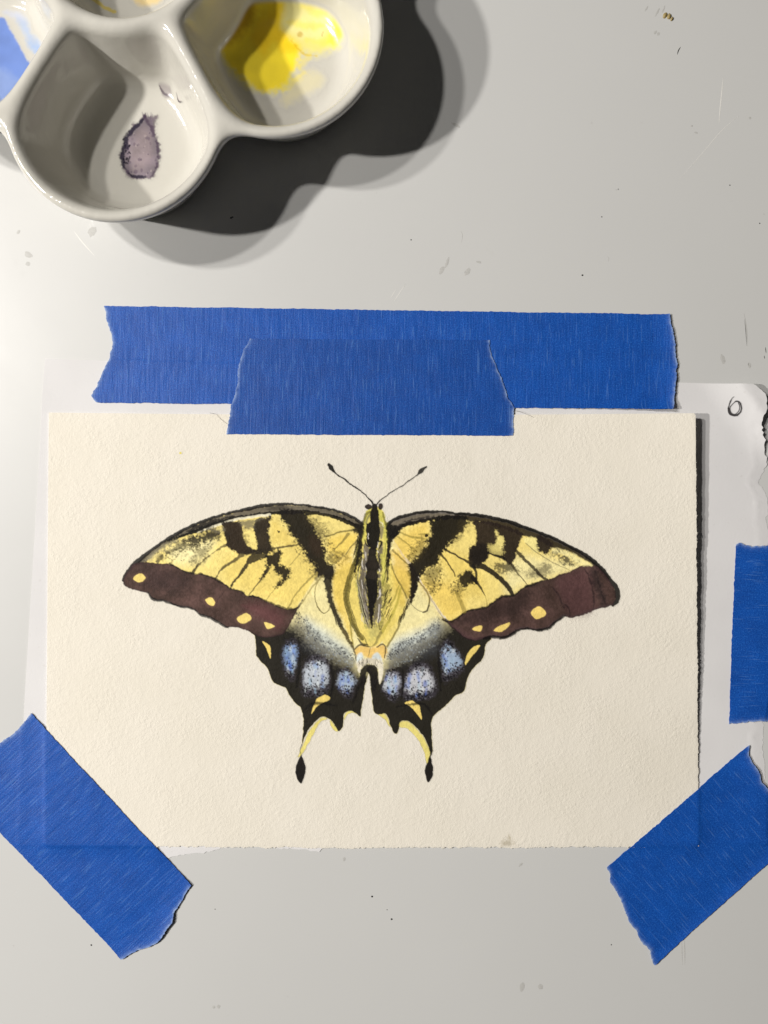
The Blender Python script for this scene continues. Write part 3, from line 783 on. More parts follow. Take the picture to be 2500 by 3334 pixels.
# costal band right
cv.poly(A2([(155, 445), (200, 410), (300, 378), (420, 362), (580, 370), (600, 395), (480, 400), (380, 418), (290, 445), (230, 480), (190, 530), (160, 500)]), (98, 91, 84), 0.95, 2, rag=2, var=0.25)
cv.poly(A2([(575, 368), (660, 373), (740, 383), (820, 396), (900, 416), (980, 441), (1060, 471), (1140, 501), (1220, 536), (1290, 571), (1360, 606), (1420, 646), (1475, 691), (1520, 741), (1555, 791), (1500, 745), (1440, 692), (1340, 634), (1260, 600), (1180, 580), (1100, 542), (1000, 508), (920, 478), (840, 452), (760, 432), (680, 416), (590, 400)]), (46, 37, 32), 0.95, 2, rag=2, var=0.3)
cv.stroke(A2([(157, 440), (200, 408), (280, 380), (350, 366), (420, 360), (500, 360), (580, 369), (660, 374), (740, 384), (820, 397), (900, 417), (980, 442), (1060, 472), (1140, 502), (1220, 537), (1290, 572), (1360, 607), (1420, 647), (1475, 692), (1520, 742), (1555, 792), (1587, 834), (1599, 880), (1590, 918), (1570, 946)]),
          [11, 9, 8, 8, 8, 7, 7, 8, 9, 10, 10, 10, 9, 9, 9, 9, 10, 11, 11, 12, 13, 15, 15, 13, 8], (28, 25, 21), 0.97, 1.3, rag=1)
cv.stroke(A2([(158, 470), (185, 500), (240, 452), (320, 428), (400, 412), (480, 400), (560, 393), (650, 400)]), [22, 22, 13, 10, 9, 10, 11, 9], BLK, 0.95, 1.5, rag=2.5)
cv.stroke(A2([(190, 470), (250, 430), (340, 405), (440, 392)]), [3, 5, 5, 6], (60, 54, 50), 0.75, 2, rag=4)
# band right
bandR = A2([(515, 1038), (560, 1043), (600, 1020), (650, 985), (700, 970), (770, 960), (820, 925), (880, 890), (950, 880), (1000, 840), (1060, 815), (1120, 790), (1180, 780), (1240, 750), (1300, 735), (1350, 705), (1400, 690), (1460, 696), (1500, 728), (1530, 765), (1570, 830), (1586, 880), (1575, 930), (1560, 948), (1530, 956), (1470, 970), (1420, 990), (1370, 1010), (1310, 1025), (1265, 1016), (1235, 1036), (1200, 1061), (1170, 1091),
          (1130, 1101), (1080, 1101), (1010, 1093), (960, 1111), (930, 1136), (880, 1151), (820, 1146), (760, 1156), (700, 1166), (650, 1151), (610, 1126), (570, 1091), (540, 1061)])
cv.poly(bandR, (76, 54, 55), 0.98, 1.4, edge=0.35, var=0.5, rag=0.8)
cv.poly(A2([(1210, 790), (1360, 720), (1430, 760), (1450, 900), (1440, 980), (1330, 1010), (1270, 960)]), (96, 63, 66), 0.5, 16, rag=8)
cv.poly(A2([(540, 1060), (640, 1100), (700, 1150), (640, 1145), (580, 1100)]), (96, 70, 70), 0.5, 6)
cv.poly(A2([(650, 1000), (900, 910), (1040, 850), (1000, 1000), (800, 1040), (620, 1060)]), (58, 44, 42), 0.55, 18, rag=8)
for P_ in ([(1190, 830), (1230, 890), (1260, 960)], [(1395, 720), (1430, 800), (1450, 900), (1445, 975)], [(1460, 730), (1480, 800), (1500, 880), (1530, 945)], [(1250, 930), (1290, 960), (1300, 1010)]):
    cv.stroke(A2(P_), [3, 4, 4, 3][:len(P_)], (46, 34, 36), 0.6, 2.5, rag=2)
cv.poly(A2([(1420, 730), (1470, 740), (1530, 930), (1500, 945), (1450, 830)]), (54, 44, 44), 0.55, 8, rag=6)
cv.stroke(A2([(505, 1030), (570, 1092), (610, 1127), (650, 1152), (700, 1166)]), [4, 4, 4, 4, 4], (40, 32, 30), 0.7, 1.6)
cv.stroke(A2([(510, 1035), (560, 1044), (600, 1022), (650, 987), (700, 971), (770, 961), (820, 926), (880, 891), (950, 881), (1000, 841), (1060, 816), (1120, 791)]), [10, 5, 6, 5, 6, 6, 5, 6, 6, 4, 6, 3], (34, 28, 25), 0.85, 1.8, rag=2)
cv.stroke(A2([(760, 1155), (820, 1145), (880, 1149), (930, 1134), (960, 1110), (1010, 1092), (1080, 1099), (1130, 1099), (1170, 1090), (1200, 1060), (1240, 1033), (1270, 1015)]), [8, 9, 9, 9, 7, 6, 6, 8, 8, 6, 4, 2], BLK, 0.9, 1.8, rag=1.5)
for c in ([(1058, 990), (1075, 965), (1105, 950), (1130, 965), (1147, 990), (1135, 1015), (1100, 1030), (1070, 1020)], [(690, 1098), (705, 1080), (745, 1072), (750, 1090), (740, 1110), (715, 1108)], [(825, 1100), (855, 1075), (900, 1060), (925, 1055), (915, 1080), (890, 1100), (865, 1112), (840, 1110)]):
    cc = np.asarray(A2(c)); cv.poly(cc, (110, 84, 72), 0.4, 5, grow=4)
    cv.poly(cc, (240, 212, 120), 1, 1.3, var=0.06)
# dark marks, right forewing
cv.poly(A2([(430, 415), (520, 395), (640, 398), (655, 420), (630, 460), (590, 500), (550, 550), (520, 590), (490, 630), (460, 680), (400, 710), (355, 760), (335, 830), (312, 900), (300, 915), (303, 850), (300, 760), (300, 700), (340, 655), (380, 610), (415, 560), (405, 540), (430, 500), (435, 450)]), (28, 24, 20), 0.98, 3, rag=7, var=0.3, grow=4)
cv.poly(A2([(620, 420), (680, 420), (640, 480), (580, 540), (560, 540), (600, 480)]), (76, 66, 40), 0.6, 9, rag=10)
cv.poly(A2([(330, 540), (400, 560), (370, 640), (310, 690), (290, 650)]), (76, 66, 36), 0.5, 8, rag=15)
cv.poly(A2([(380, 730), (470, 690), (490, 780), (460, 870), (420, 840)]), (66, 57, 30), 0.55, 6, rag=18)
cv.poly(A2([(690, 420), (760, 415), (850, 432), (1000, 488), (1003, 520), (985, 560), (962, 620), (945, 680), (930, 700), (890, 662), (870, 642), (800, 617), (785, 645), (740, 690), (690, 690), (665, 660), (670, 600), (690, 565), (712, 560), (710, 490), (695, 440)]), (50, 39, 32), 0.98, 2, rag=3, var=0.35)
cv.poly(A2([(690, 570), (780, 560), (800, 610), (750, 680), (690, 680), (675, 620)]), (30, 26, 23), 0.7, 6, rag=4)
cv.poly(A2([(832, 478), (858, 502), (880, 522), (886, 560), (876, 600), (842, 606), (808, 592), (835, 552), (838, 512)]), (238, 222, 138), 1, 3, rag=5)
cv.poly(A2([(790, 560), (850, 580), (880, 600), (870, 636), (800, 612)]), (214, 198, 120), 0.75, 4, rag=6)
cv.stroke(A2([(780, 618), (830, 630), (885, 650)]), [4, 6, 8], DK, 0.95, 1.5)
cv.poly(A2([(1005, 532), (1030, 520), (1070, 518), (1100, 535), (1110, 570), (1105, 605), (1080, 612), (1050, 582), (1020, 556)]), (242, 228, 150), 1, 2, rag=2)
cv.poly(A2([(1095, 505), (1190, 550), (1188, 578), (1162, 622), (1120, 612), (1102, 600)]), (48, 38, 32), 0.98, 2.5, rag=4)
cv.poly(A2([(1190, 590), (1260, 598), (1340, 635), (1440, 695), (1360, 690), (1280, 640), (1200, 620)]), (242, 230, 165), 0.9, 4, rag=3)
cv.poly(A2([(1205, 632), (1240, 612), (1290, 650), (1345, 692), (1300, 692), (1240, 672)]), (54, 47, 40), 0.85, 7, rag=12)
cv.poly(A2([(1130, 690), (1195, 700), (1172, 740), (1130, 775), (1060, 765), (1035, 745), (1100, 720)]), (96, 88, 66), 0.7, 10, rag=10)
cv.poly(A2([(850, 680), (930, 680), (975, 722), (945, 738), (880, 732), (835, 712)]), (48, 40, 30), 0.8, 8, rag=11)
cv.stroke(A2([(960, 600), (1010, 650), (1060, 700), (1120, 762), (1160, 785)]), [10, 9, 8, 9, 7], (50, 42, 32), 0.9, 1.8, rag=2)
cv.stroke(A2([(1020, 555), (1090, 610), (1180, 670), (1290, 722)]), [3, 3, 2.4, 2], (110, 98, 66), 0.65)
cv.stroke(A2([(940, 700), (985, 760), (1030, 812)]), [8, 3.5, 3], (70, 60, 40), 0.8, 1.5)
cv.stroke(A2([(690, 690), (755, 702), (820, 742), (870, 785), (910, 825), (942, 880)]), [20, 17, 14, 13, 14, 10], (44, 37, 29), 0.96, 1.8, rag=1.5)
cv.stroke(A2([(690, 695), (712, 740), (708, 800)]), [10, 7, 6], DK, 0.92, 1.5)
cv.poly(A2([(610, 762), (660, 728), (692, 748), (716, 805), (680, 792), (640, 822), (610, 802)]), (30, 25, 21), 0.96, 2.5, rag=6, grow=3.5)
cv.stroke(A2([(690, 770), (725, 815), (750, 850), (768, 888)]), [12, 8, 4, 2], DK, 0.9, 1.5)
cv.poly(A2([(560, 820), (640, 780), (640, 830), (600, 860), (555, 855)]), (84, 74, 40), 0.6, 5, rag=14)
cv.stroke(A2([(492, 622), (550, 700), (582, 765)]), [6, 4, 2.5], (60, 50, 30), 0.9, 1.4)
cv.stroke(A2([(515, 592), (600, 640), (672, 678)]), [6, 5, 8], (50, 42, 28), 0.92, 1.4)
cv.stroke(A2([(590, 870), (615, 920), (640, 985)]), [9, 11, 12], (140, 124, 56), 0.6, 2)
cv.stroke(A2([(768, 888), (778, 920), (782, 950)]), [2, 2, 2], (140, 124, 60), 0.7)
cv.stroke(A2([(460, 720), (520, 820)]), [5, 3], (150, 130, 56), 0.45, 2)
cv.stroke(A2([(240, 488), (310, 518), (400, 528)]), [4, 6, 5], (150, 134, 60), 0.7, 1.6)
cv.stroke(A2([(350, 502), (410, 498)]), [4, 5], (150, 134, 60), 0.7, 1.6)
cv.stroke(A2([(220, 515), (290, 565), (340, 612)]), [5, 4.5, 3], (150, 132, 58), 0.65, 1.6)
cv.stroke(A2([(190, 600), (240, 650), (285, 690)]), [5, 5, 3], (110, 96, 44), 0.7, 1.6)
cv.stroke(A2([(172, 700), (225, 790), (290, 890)]), [4, 5, 5], (132, 118, 56), 0.75, 1.6)
cv.stroke(A2([(345, 780), (420, 890), (510, 1032)]), [3, 3, 3], (160, 142, 70), 0.6, 1.6)
uu, vv = A2([(400, 508)])[0]; cv.dot(uu, vv, 5, BLK, 0.95)
speckle(A2([(300, 560), (410, 540), (400, 620), (320, 690), (280, 660)]), 70, (1.2, 2.6), [(90, 76, 36), (60, 52, 30)], (0.4, 0.8), 31)
speckle(A2([(380, 720), (480, 690), (500, 800), (470, 880), (420, 850)]), 90, (1.2, 3), [(80, 68, 32), (50, 44, 26)], (0.4, 0.85), 32)
speckle(A2([(550, 810), (650, 770), (660, 840), (560, 870)]), 50, (1.4, 3), [(50, 44, 28), (80, 70, 36)], (0.5, 0.9), 33)
speckle(A1([(1200, 400), (1340, 450), (1440, 700), (1360, 720), (1320, 560)]), 130, (1.2, 2.8), [(80, 70, 40), (120, 106, 60), (52, 46, 30)], (0.35, 0.8), 34)
speckle(A1([(240, 640), (460, 560), (600, 560), (520, 700), (400, 680)]), 110, (1.2, 2.8), [(110, 100, 56), (80, 72, 46)], (0.3, 0.7), 35)
speckle(A1([(1060, 420), (1130, 480), (1300, 740), (1240, 760), (1120, 560)]), 60, (1.2, 2.6), [(60, 52, 30), (90, 78, 40)], (0.4, 0.8), 36)

# --- body
YG = (220, 210, 118)
cv.poly(A4([(450, 720), (410, 880), (380, 1050), (310, 1300), (280, 1480), (310, 1650), (370, 1800), (430, 1930), (520, 1985), (620, 1940), (700, 1830), (800, 1700), (880, 1540), (830, 1360), (740, 1130), (730, 950), (690, 740), (640, 560), (510, 560)]), (236, 214, 116), 0.96, 3, var=0.08)
cv.poly(A4([(370, 1300), (420, 1500), (470, 1750), (520, 1900), (600, 1850), (640, 1700), (700, 1500), (720, 1200), (690, 900), (640, 600), (500, 600), (450, 820), (410, 1100)]), YG, 0.6, 10, rag=5)
cv.poly(A4([(150, 1230), (360, 1100), (290, 1350), (270, 1480), (330, 1720), (340, 1960), (230, 1680), (150, 1480)]), (235, 205, 96), 0.75, 8, rag=4)
cv.poly(A4([(760, 1150), (930, 1240), (930, 1420), (860, 1560), (790, 1460)]), (234, 202, 92), 0.6, 10, rag=4)
cv.poly(A4([(640, 1900), (700, 1780), (860, 1560), (900, 1560), (820, 1740), (700, 1960)]), (238, 216, 116), 0.8, 5)
# grey fur
cv.poly(A4([(470, 910), (515, 950), (505, 1100), (480, 1200), (480, 1300), (490, 1400), (500, 1550), (525, 1700), (500, 1780), (460, 1700), (430, 1600), (405, 1450), (400, 1350), (420, 1200), (440, 1050)]), (100, 92, 86), 0.94, 4, rag=4, var=0.25)
cv.poly(A4([(600, 980), (650, 890), (665, 1000), (640, 1100), (640, 1300), (650, 1450), (640, 1600), (600, 1700), (560, 1770), (548, 1690), (570, 1550), (600, 1400), (600, 1150)]), (94, 87, 80), 0.9, 4, rag=4, var=0.25)
cv.poly(A4([(500, 1700), (560, 1780), (620, 1700), (640, 1800), (560, 1880), (500, 1800)]), (178, 168, 104), 0.6, 6, rag=5)
for q in range(46):
    side = -1 if q % 2 else 1
    t = rng.random(); y = 960 + 720 * t
    w0 = 38 + 20 * t if t < .6 else 60
    x0 = 545 + side * (45 + rng.uniform(0, 60))
    if side < 0: x0 -= 15
    ln = rng.uniform(40, 110)
    c = [(218, 212, 204), (70, 64, 60), (150, 142, 134), (40, 36, 34)][rng.integers(4)]
    cv.stroke(A4([(x0, y), (x0 + side * rng.uniform(-2, 14) - side * 6, y + ln * .5), (x0 - side * rng.uniform(2, 22), y + ln)]), [1.8, rng.uniform(2.4, 4.2), 1.5], c, 0.85, 0.9)
# yellow-green stripes beside the thorax
cv.poly(A4([(530, 548), (482, 590), (460, 640), (452, 700), (440, 830), (445, 905), (475, 860), (482, 740), (505, 665), (524, 620)]), (212, 206, 98), 0.92, 2, rag=2)
cv.poly(A4([(600, 560), (648, 578), (680, 680), (702, 770), (704, 900), (702, 1000), (692, 1100), (682, 1200), (662, 1330), (640, 1330), (650, 1200), (636, 1060), (662, 980), (655, 870), (640, 760), (615, 680)]), (206, 200, 96), 0.9, 3, rag=4)
cv.stroke(A4([(520, 590), (475, 625), (455, 690)]), [6, 8, 6], (92, 84, 40), 0.75, 2)
cv.stroke(A4([(650, 600), (675, 680), (690, 720)]), [4, 6, 7], (92, 88, 30), 0.75, 2)
cv.stroke(A4([(510, 630), (480, 690), (490, 720)]), [6, 5, 4], (104, 96, 84), 0.7, 2)
cv.poly(A4([(620, 700), (655, 740), (660, 820), (640, 880), (620, 820)]), (128, 118, 96), 0.8, 3, rag=3)
cv.stroke(A4([(618, 690), (650, 705), (660, 740)]), [3, 3, 2], (230, 224, 190), 0.8, 1.2)
# wing roots
cv.poly(A4([(330, 770), (440, 690), (452, 750), (440, 830), (436, 930), (436, 1020), (400, 1090), (372, 1060), (392, 880), (398, 820), (350, 800)]), (44, 40, 28), 0.9, 3, rag=5, var=0.3)
cv.poly(A4([(690, 730), (760, 720), (865, 760), (800, 825), (762, 880), (742, 960), (724, 1090), (704, 1140), (694, 1000), (704, 850)]), (30, 27, 22), 0.96, 2.5, rag=3, var=0.3)
cv.stroke(A4([(440, 1020), (400, 1120), (372, 1160), (380, 1320)]), [8, 10, 8, 3], (90, 84, 40), 0.7, 3, rag=3)
for q in range(22):
    x = 375 + rng.uniform(0, 65); y = 830 + rng.uniform(0, 200)
    cv.stroke(A4([(x, y), (x - 8, y + 90), (x - 28 - rng.uniform(0, 20), y + 190)]), [1.6, 2, 1], [(26, 23, 15), (60, 55, 26), (130, 124, 60)][rng.integers(3)], 0.85, 0.8)
for q in range(16):
    x = 690 + rng.uniform(-14, 34); y = 900 + rng.uniform(0, 380)
    cv.stroke(A4([(x, y), (x - 4, y + 70), (x - 14 - rng.uniform(0, 14), y + 150)]), [1.4, 1.8, 1], [(50, 46, 26), (110, 104, 40), (30, 26, 20)][rng.integers(3)], 0.7, 0.8)
# folds left of the abdomen
cv.stroke(A4([(385, 1050), (330, 1210), (280, 1380), (280, 1520), (310, 1640), (360, 1770), (440, 1900)]), [8, 11, 13, 13, 12, 12, 9], (124, 113, 40), 0.72, 3, rag=2)
for q in range(6):
    dx = -26 + q * 11
    cv.stroke(A4([(392 + dx * .4, 1040), (335 + dx, 1200), (285 + dx, 1370), (282 + dx, 1520), (318 + dx, 1650), (365 + dx * .9, 1770), (440 + dx * .6, 1910)]), [1.4, 1.8, 2, 2, 2, 1.8, 1.2], [(56, 50, 22), (84, 76, 30), (36, 32, 16)][q % 3], 0.85, 0.8)
cv.stroke(A4([(372, 1330), (420, 1500), (450, 1650), (480, 1780)]), [4, 4, 6, 4], (190, 184, 92), 0.6, 3)
cv.stroke(A4([(315, 1640), (325, 1800), (350, 1990)]), [4, 5, 4], (140, 128, 56), 0.75, 1.5)
cv.stroke(A4([(420, 1830), (470, 1900), (500, 1960)]), [2, 4, 4], (110, 100, 50), 0.7, 1.5)
# right folds
cv.stroke(A4([(835, 1370), (800, 1520), (740, 1660), (640, 1830)]), [5, 6, 8, 8], (172, 160, 60), 0.7, 2)
cv.stroke(A4([(815, 1350), (780, 1450), (730, 1560)]), [5, 6, 4], (150, 138, 50), 0.65, 2)
cv.stroke(A4([(735, 1130), (790, 1260), (850, 1370), (895, 1470)]), [4, 4, 4, 5], (128, 114, 56), 0.8, 1.6)
cv.poly(A4([(650, 1330), (720, 1330), (700, 1500), (730, 1480), (690, 1600), (620, 1780), (620, 1680), (660, 1500)]), (126, 118, 54), 0.6, 6, rag=8)
for q in range(26):
    x = rng.uniform(655, 735); y = rng.uniform(1340, 1640)
    cv.stroke(A4([(x + 14, y), (x, y + 26), (x - 16, y + 60)]), [1, rng.uniform(1.6, 3.2), 1], [(34, 30, 20), (60, 54, 26), (40, 36, 24)][rng.integers(3)], 0.85, 0.8)
cv.stroke(A4([(640, 1600), (612, 1700), (620, 1800), (650, 1760)]), [2, 2.4, 2.4, 1.6], (70, 62, 34), 0.8, 1)
cv.stroke(A4([(630, 1830), (560, 1960), (530, 1975)]), [9, 5, 2], (130, 120, 70), 0.75, 2.2)
# inner stripes of the hindwings
cv.poly(A4([(45, 1220), (140, 1190), (152, 1230), (132, 1280), (130, 1430), (160, 1560), (210, 1680), (262, 1790), (332, 1925), (352, 1992), (330, 1980), (250, 1850), (185, 1740), (122, 1590), (80, 1480), (58, 1350)]), (42, 37, 28), 0.95, 2.2, rag=3, var=0.3)
cv.stroke(A4([(225, 1790), (290, 1890), (350, 1990)]), [9, 7, 4], (104, 92, 54), 0.8, 2)
for q in range(10):
    x = 110 + q * 6; y = 1520 + q * 18
    cv.stroke(A4([(x, y), (x + 8, y + 50), (x + 26, y + 90)]), [1.2, 1.6, 1], (60, 54, 34), 0.7, 0.8)
cv.poly(A4([(940, 1130), (1012, 1240), (1002, 1360), (962, 1480), (938, 1515), (933, 1450), (940, 1300), (933, 1200)]), (40, 33, 24), 0.96, 2, rag=3)
for (x, y, l) in ((925, 1440, 140), (940, 1470, 90), (905, 1480, 110), (892, 1545, 130), (874, 1560, 120), (882, 1600, 100), (860, 1620, 110), (848, 1640, 100), (832, 1660, 85), (912, 1530, 70)):
    cv.stroke(A4([(x, y), (x - 12, y + l * .5), (x - 22, y + l)]), [1.6, 3.6, 1.8], (40, 34, 22), 0.9, 0.9)
cv.stroke(A4([(825, 1745), (760, 1870), (690, 1975)]), [5, 6, 6], (130, 116, 56), 0.85, 1.8)
# tail end
cv.poly(A4([(360, 2000), (440, 1960), (520, 1982), (600, 1960), (672, 1960), (692, 2050), (650, 2110), (600, 2040), (520, 2100), (440, 2050), (385, 2080)]), (234, 196, 112), 0.95, 4, rag=3)
cv.poly(A4([(385, 2060), (430, 2035), (452, 2080), (430, 2130), (390, 2140)]), (214, 224, 224), 0.95, 4)
cv.poly(A4([(550, 2060), (590, 2035), (630, 2070), (640, 2130), (590, 2110), (540, 2110)]), (212, 222, 222), 0.95, 4)
cv.poly(A4([(385, 2130), (470, 2100), (560, 2100), (640, 2120), (655, 2212), (560, 2170), (480, 2160), (400, 2212)]), (214, 206, 186), 0.95, 4, rag=2)
for q in range(26):
    x = rng.uniform(395, 640); y = rng.uniform(2090, 2150)
    cv.stroke(A4([(x, y), (x + rng.uniform(-12, 12), y + 30), (x + rng.uniform(-22, 22), y + 60)]), [1, 1.5, 1], [(90, 84, 74), (50, 46, 42), (235, 230, 215)][rng.integers(3)], 0.7, 0.8)
for P_, w in (([(395, 1890), (440, 1945), (500, 1952)], [3, 6, 3]), ([(352, 2020), (375, 1985), (430, 1955), (520, 1978)], [3, 4, 5, 3]), ([(588, 1978), (650, 1945), (682, 1995)], [4, 4, 3]), ([(672, 1990), (676, 2040), (668, 2090)], [3, 4, 3]), ([(350, 2000), (372, 2060), (380, 2110)], [3, 3, 2]), ([(520, 1990), (510, 2040), (500, 2070)], [2, 2, 1])):
    cv.stroke(A4(P_), w, (66, 58, 38), 0.85, 1.3)
cv.poly(A3([(734, 470), (742, 432), (768, 404), (800, 402), (835, 410), (848, 440), (850, 480), (830, 560), (806, 540), (800, 490), (790, 448), (776, 448), (772, 500), (768, 540), (745, 540)]), (34, 30, 28), 0.96, 2, rag=1)
cv.poly(A3([(845, 392), (874, 398), (881, 440), (864, 515), (855, 505), (852, 450)]), (238, 230, 208), 1, 1.5)
cv.poly(A3([(722, 430), (745, 400), (742, 430), (734, 450)]), (236, 228, 206), 0.9, 1.5)
cv.stroke(A4([(432, 750), (424, 880), (405, 1040), (375, 1170), (368, 1260)]), [15, 13, 10, 6, 2], (32, 28, 19), 0.88, 2, rag=3)
cv.stroke(A4([(712, 760), (714, 900), (708, 1060), (700, 1200), (690, 1320)]), [10, 9, 7, 6, 3], (34, 30, 20), 0.8, 2, rag=3)
for q in range(5):
    cv.stroke(A4([(402 - q * 7, 1180 + q * 26), (398 + q * 3, 1380), (430 + q * 8, 1580), (480 + q * 6, 1740)]), [1.5, 2.4, 2.2, 1.5], [(60, 54, 40), (190, 184, 150), (44, 40, 32)][q % 3], 0.8, 0.9)
# thorax, head, abdomen
cv.poly(A4([(540, 520), (570, 505), (595, 530), (605, 580), (612, 640), (615, 700), (626, 760), (626, 820), (617, 880), (602, 940), (580, 966), (540, 966), (510, 940), (486, 890), (480, 800), (486, 720), (520, 690), (520, 610), (530, 560)]), (27, 24, 20), 0.99, 1.5, rag=1, var=0.3)
cv.poly(A4([(515, 955), (585, 960), (595, 1000), (592, 1050), (610, 1110), (615, 1160), (597, 1190), (610, 1240), (602, 1310), (605, 1400), (592, 1480), (562, 1560), (555, 1680), (546, 1776), (531, 1772), (516, 1650), (500, 1550), (490, 1400), (480, 1300), (475, 1240), (490, 1190), (475, 1140), (490, 1080), (502, 1030)]), (34, 29, 24), 0.99, 1.5, rag=1.5, var=0.35)
cv.poly(A4([(490, 1300), (600, 1310), (590, 1480), (556, 1640), (530, 1760), (505, 1580)]), (22, 19, 16), 0.8, 4)
for u, v, rx, ry in ((545, 1000, 12, 7), (545, 1065, 13, 9), (545, 1135, 18, 12), (545, 1235, 18, 14)):
    uu, vv = A4([(u, v)])[0]; cv.dot(uu, vv, ry, (58, 50, 42), 0.55, rx=rx, soft=3)
for P_ in ([(502, 815), (498, 840), (503, 860)], [(606, 900), (602, 930), (600, 955)], [(612, 1180), (618, 1200)], [(600, 985), (606, 1005)]):
    cv.stroke(A4(P_), 2.4, (225, 220, 205), 0.9, 0.9)
cv.stroke(A4([(470, 880), (480, 920), (510, 950)]), [3, 4, 3], BLK, 0.9, 1)
cv.stroke(A4([(615, 890), (640, 900), (625, 950), (605, 975)]), [3, 6, 4, 2], BLK, 0.9, 1.2)
for u, v, rx, ry in ((505, 537, 11, 9), (629, 537, 7.5, 10.5)):
    uu, vv = A4([(u, v)])[0]; cv.dot(uu, vv, ry, (48, 38, 34), 0.98, rx=rx, soft=1.2)
    cv.dot(uu + 1, vv - 2, ry * .5, (74, 60, 54), 0.6, rx=rx * .5, soft=2)
# antennae
antL = A4([(98, 108), (122, 140), (156, 180), (190, 212), (250, 250), (330, 310), (440, 388), (500, 445), (552, 508)])
antR = A4([(1092, 130), (1048, 168), (1000, 216), (900, 285), (790, 358), (690, 420), (630, 470), (588, 520)])
cv.stroke(antL, [9, 12, 6, 4.2, 4, 4.2, 4, 4, 4.4], (26, 23, 20), 0.98, 1.0)
cv.stroke(antR, [6, 13, 4.4, 3.2, 2.8, 3.4, 4, 4.4], (28, 25, 22), 0.95, 1.0)

# granulation of the pigment
lum = cv.rgb.mean(-1, keepdims=True)
cv.rgb = cv.rgb * (0.62 + 0.38 * smooth(0.0, 0.12, lum))
g = 1 + 0.07 * cv.n5 + 0.06 * cv.n11 + 0.05 * cv.n30
cv.rgb = np.clip(cv.rgb * g[..., None], 0, 1)

# split the paint by what it depicts
lab = np.zeros((cv.ny, cv.nx), int)
def region(pts, k, grow=6):
    P_ = catmull(pts, True, 2); b = cv.box(P_, grow + 10)
    d = cv.sdpoly(P_, b); L_ = lab[b]; L_[d < grow] = k; lab[b] = L_
mid = 1040 + 550 / 3.161
lab[:] = np.where(cv.X < 1203, 3, 4)
region(fwL, 1, 7); region(fwR, 2, 7)
region(A4([(330, 760), (450, 690), (450, 600), (470, 500), (540, 492), (600, 492), (660, 500), (690, 680), (870, 750), (770, 900), (740, 1130), (720, 1330), (740, 1480), (700, 1600), (640, 1850), (690, 1960), (690, 2080), (650, 2160), (390, 2160), (350, 2000), (420, 1930), (330, 1750), (270, 1480), (300, 1320), (370, 1060), (390, 860)]), 5, 2)
up = (cv.Y < 1480 + 500 / 3.161) & (cv.X > 1062) & (cv.X < 1392)
lab[up & (cv.X < mid + 4)] = 6
lab[up & (cv.X >= mid + 4)] = 7
A = cv.a > 0.004
act = np.zeros_like(A)
act[:-1, :-1] = A[:-1, :-1] | A[1:, :-1] | A[:-1, 1:] | A[1:, 1:]
NAMES = {1: ('painted_forewing', 'painted forewing left of the body, four pale spots in its brown band'), 2: ('painted_forewing', 'painted forewing right of the body, three pale spots in its brown band'),
         3: ('painted_hindwing', 'painted tailed hindwing left of the body with blue cells'), 4: ('painted_hindwing', 'painted tailed hindwing right of the body with blue cells'),
         5: ('painted_body', 'painted black body with grey fur and yellow stripes'), 6: ('painted_antenna', 'painted antenna pointing up left'), 7: ('painted_antenna', 'painted thin antenna pointing up right')}
for k, (nm, lb) in NAMES.items():
    patch(nm, cv, card_z, M_paint, root_card, act & (lab == k), 0.3, lb)
del cv

# small accidents on the card: a dirty thumb mark at the lower edge, a stray yellow dot
cv = Canvas(1620, 2700, 1690, 2756, 1.8)
cv.poly([(1634, 2740), (1652, 2728), (1660, 2738), (1674, 2742), (1668, 2750), (1640, 2750)], (150, 138, 108), 0.5, 6, rag=6)
cv.stroke([(1655, 2716), (1660, 2730)], [2, 4], (165, 152, 118), 0.4, 3, rag=3)
A = cv.a > 0.004; act = np.zeros_like(A); act[:-1, :-1] = A[:-1, :-1] | A[1:, :-1] | A[:-1, 1:] | A[1:, 1:]
patch('dirt_mark', cv, card_z, M_paint, root_card, act, 0.3, 'brown grey thumb mark at the lower edge')
cv = Canvas(575, 1462, 605, 1490, 1.5)
cv.dot(590, 1476, 3.4, (222, 206, 60), 0.9, soft=1.5)
A = cv.a > 0.004; act = np.zeros_like(A); act[:-1, :-1] = A[:-1, :-1] | A[1:, :-1] | A[:-1, 1:] | A[1:, 1:]
patch('paint_dot', cv, card_z, M_paint, root_card, act, 0.3, 'stray yellow paint dot')

# ------------------------------------------------------------------ tape
GU0, GV0, GS = -500.0, 850.0, 6.0
gu = GU0 + np.arange(580) * GS; gv = GV0 + np.arange(430) * GS
GU, GV = np.meshgrid(gu, gv)
def pip(P, x, y):
    P = np.asarray(P, float); ins = np.zeros(x.shape, bool)
    for i in range(len(P)):
        ax, ay = P[i - 1]; bx, by = P[i]
        if ay != by:
            ins ^= ((ay > y) != (by > y)) & (x < (bx - ax) * (y - ay) / (by - ay) + ax)
    return ins
sheet_poly = [(147, 1168)] + sh_right + sh_bot[::-1] + sh_left[::-1]
card_poly = [(161, 1344), (2262, 1346), (2272, 2752), (151, 2752)]
hm = np.zeros_like(GU)
m_ = pip(sheet_poly, GU, GV); hm[m_] = (sheet_z(GU, GV) + 3.0 * smooth(2380, 2480, GU))[m_]
m_ = pip(card_poly, GU, GV); hm[m_] = card_z(GU, GV)[m_]
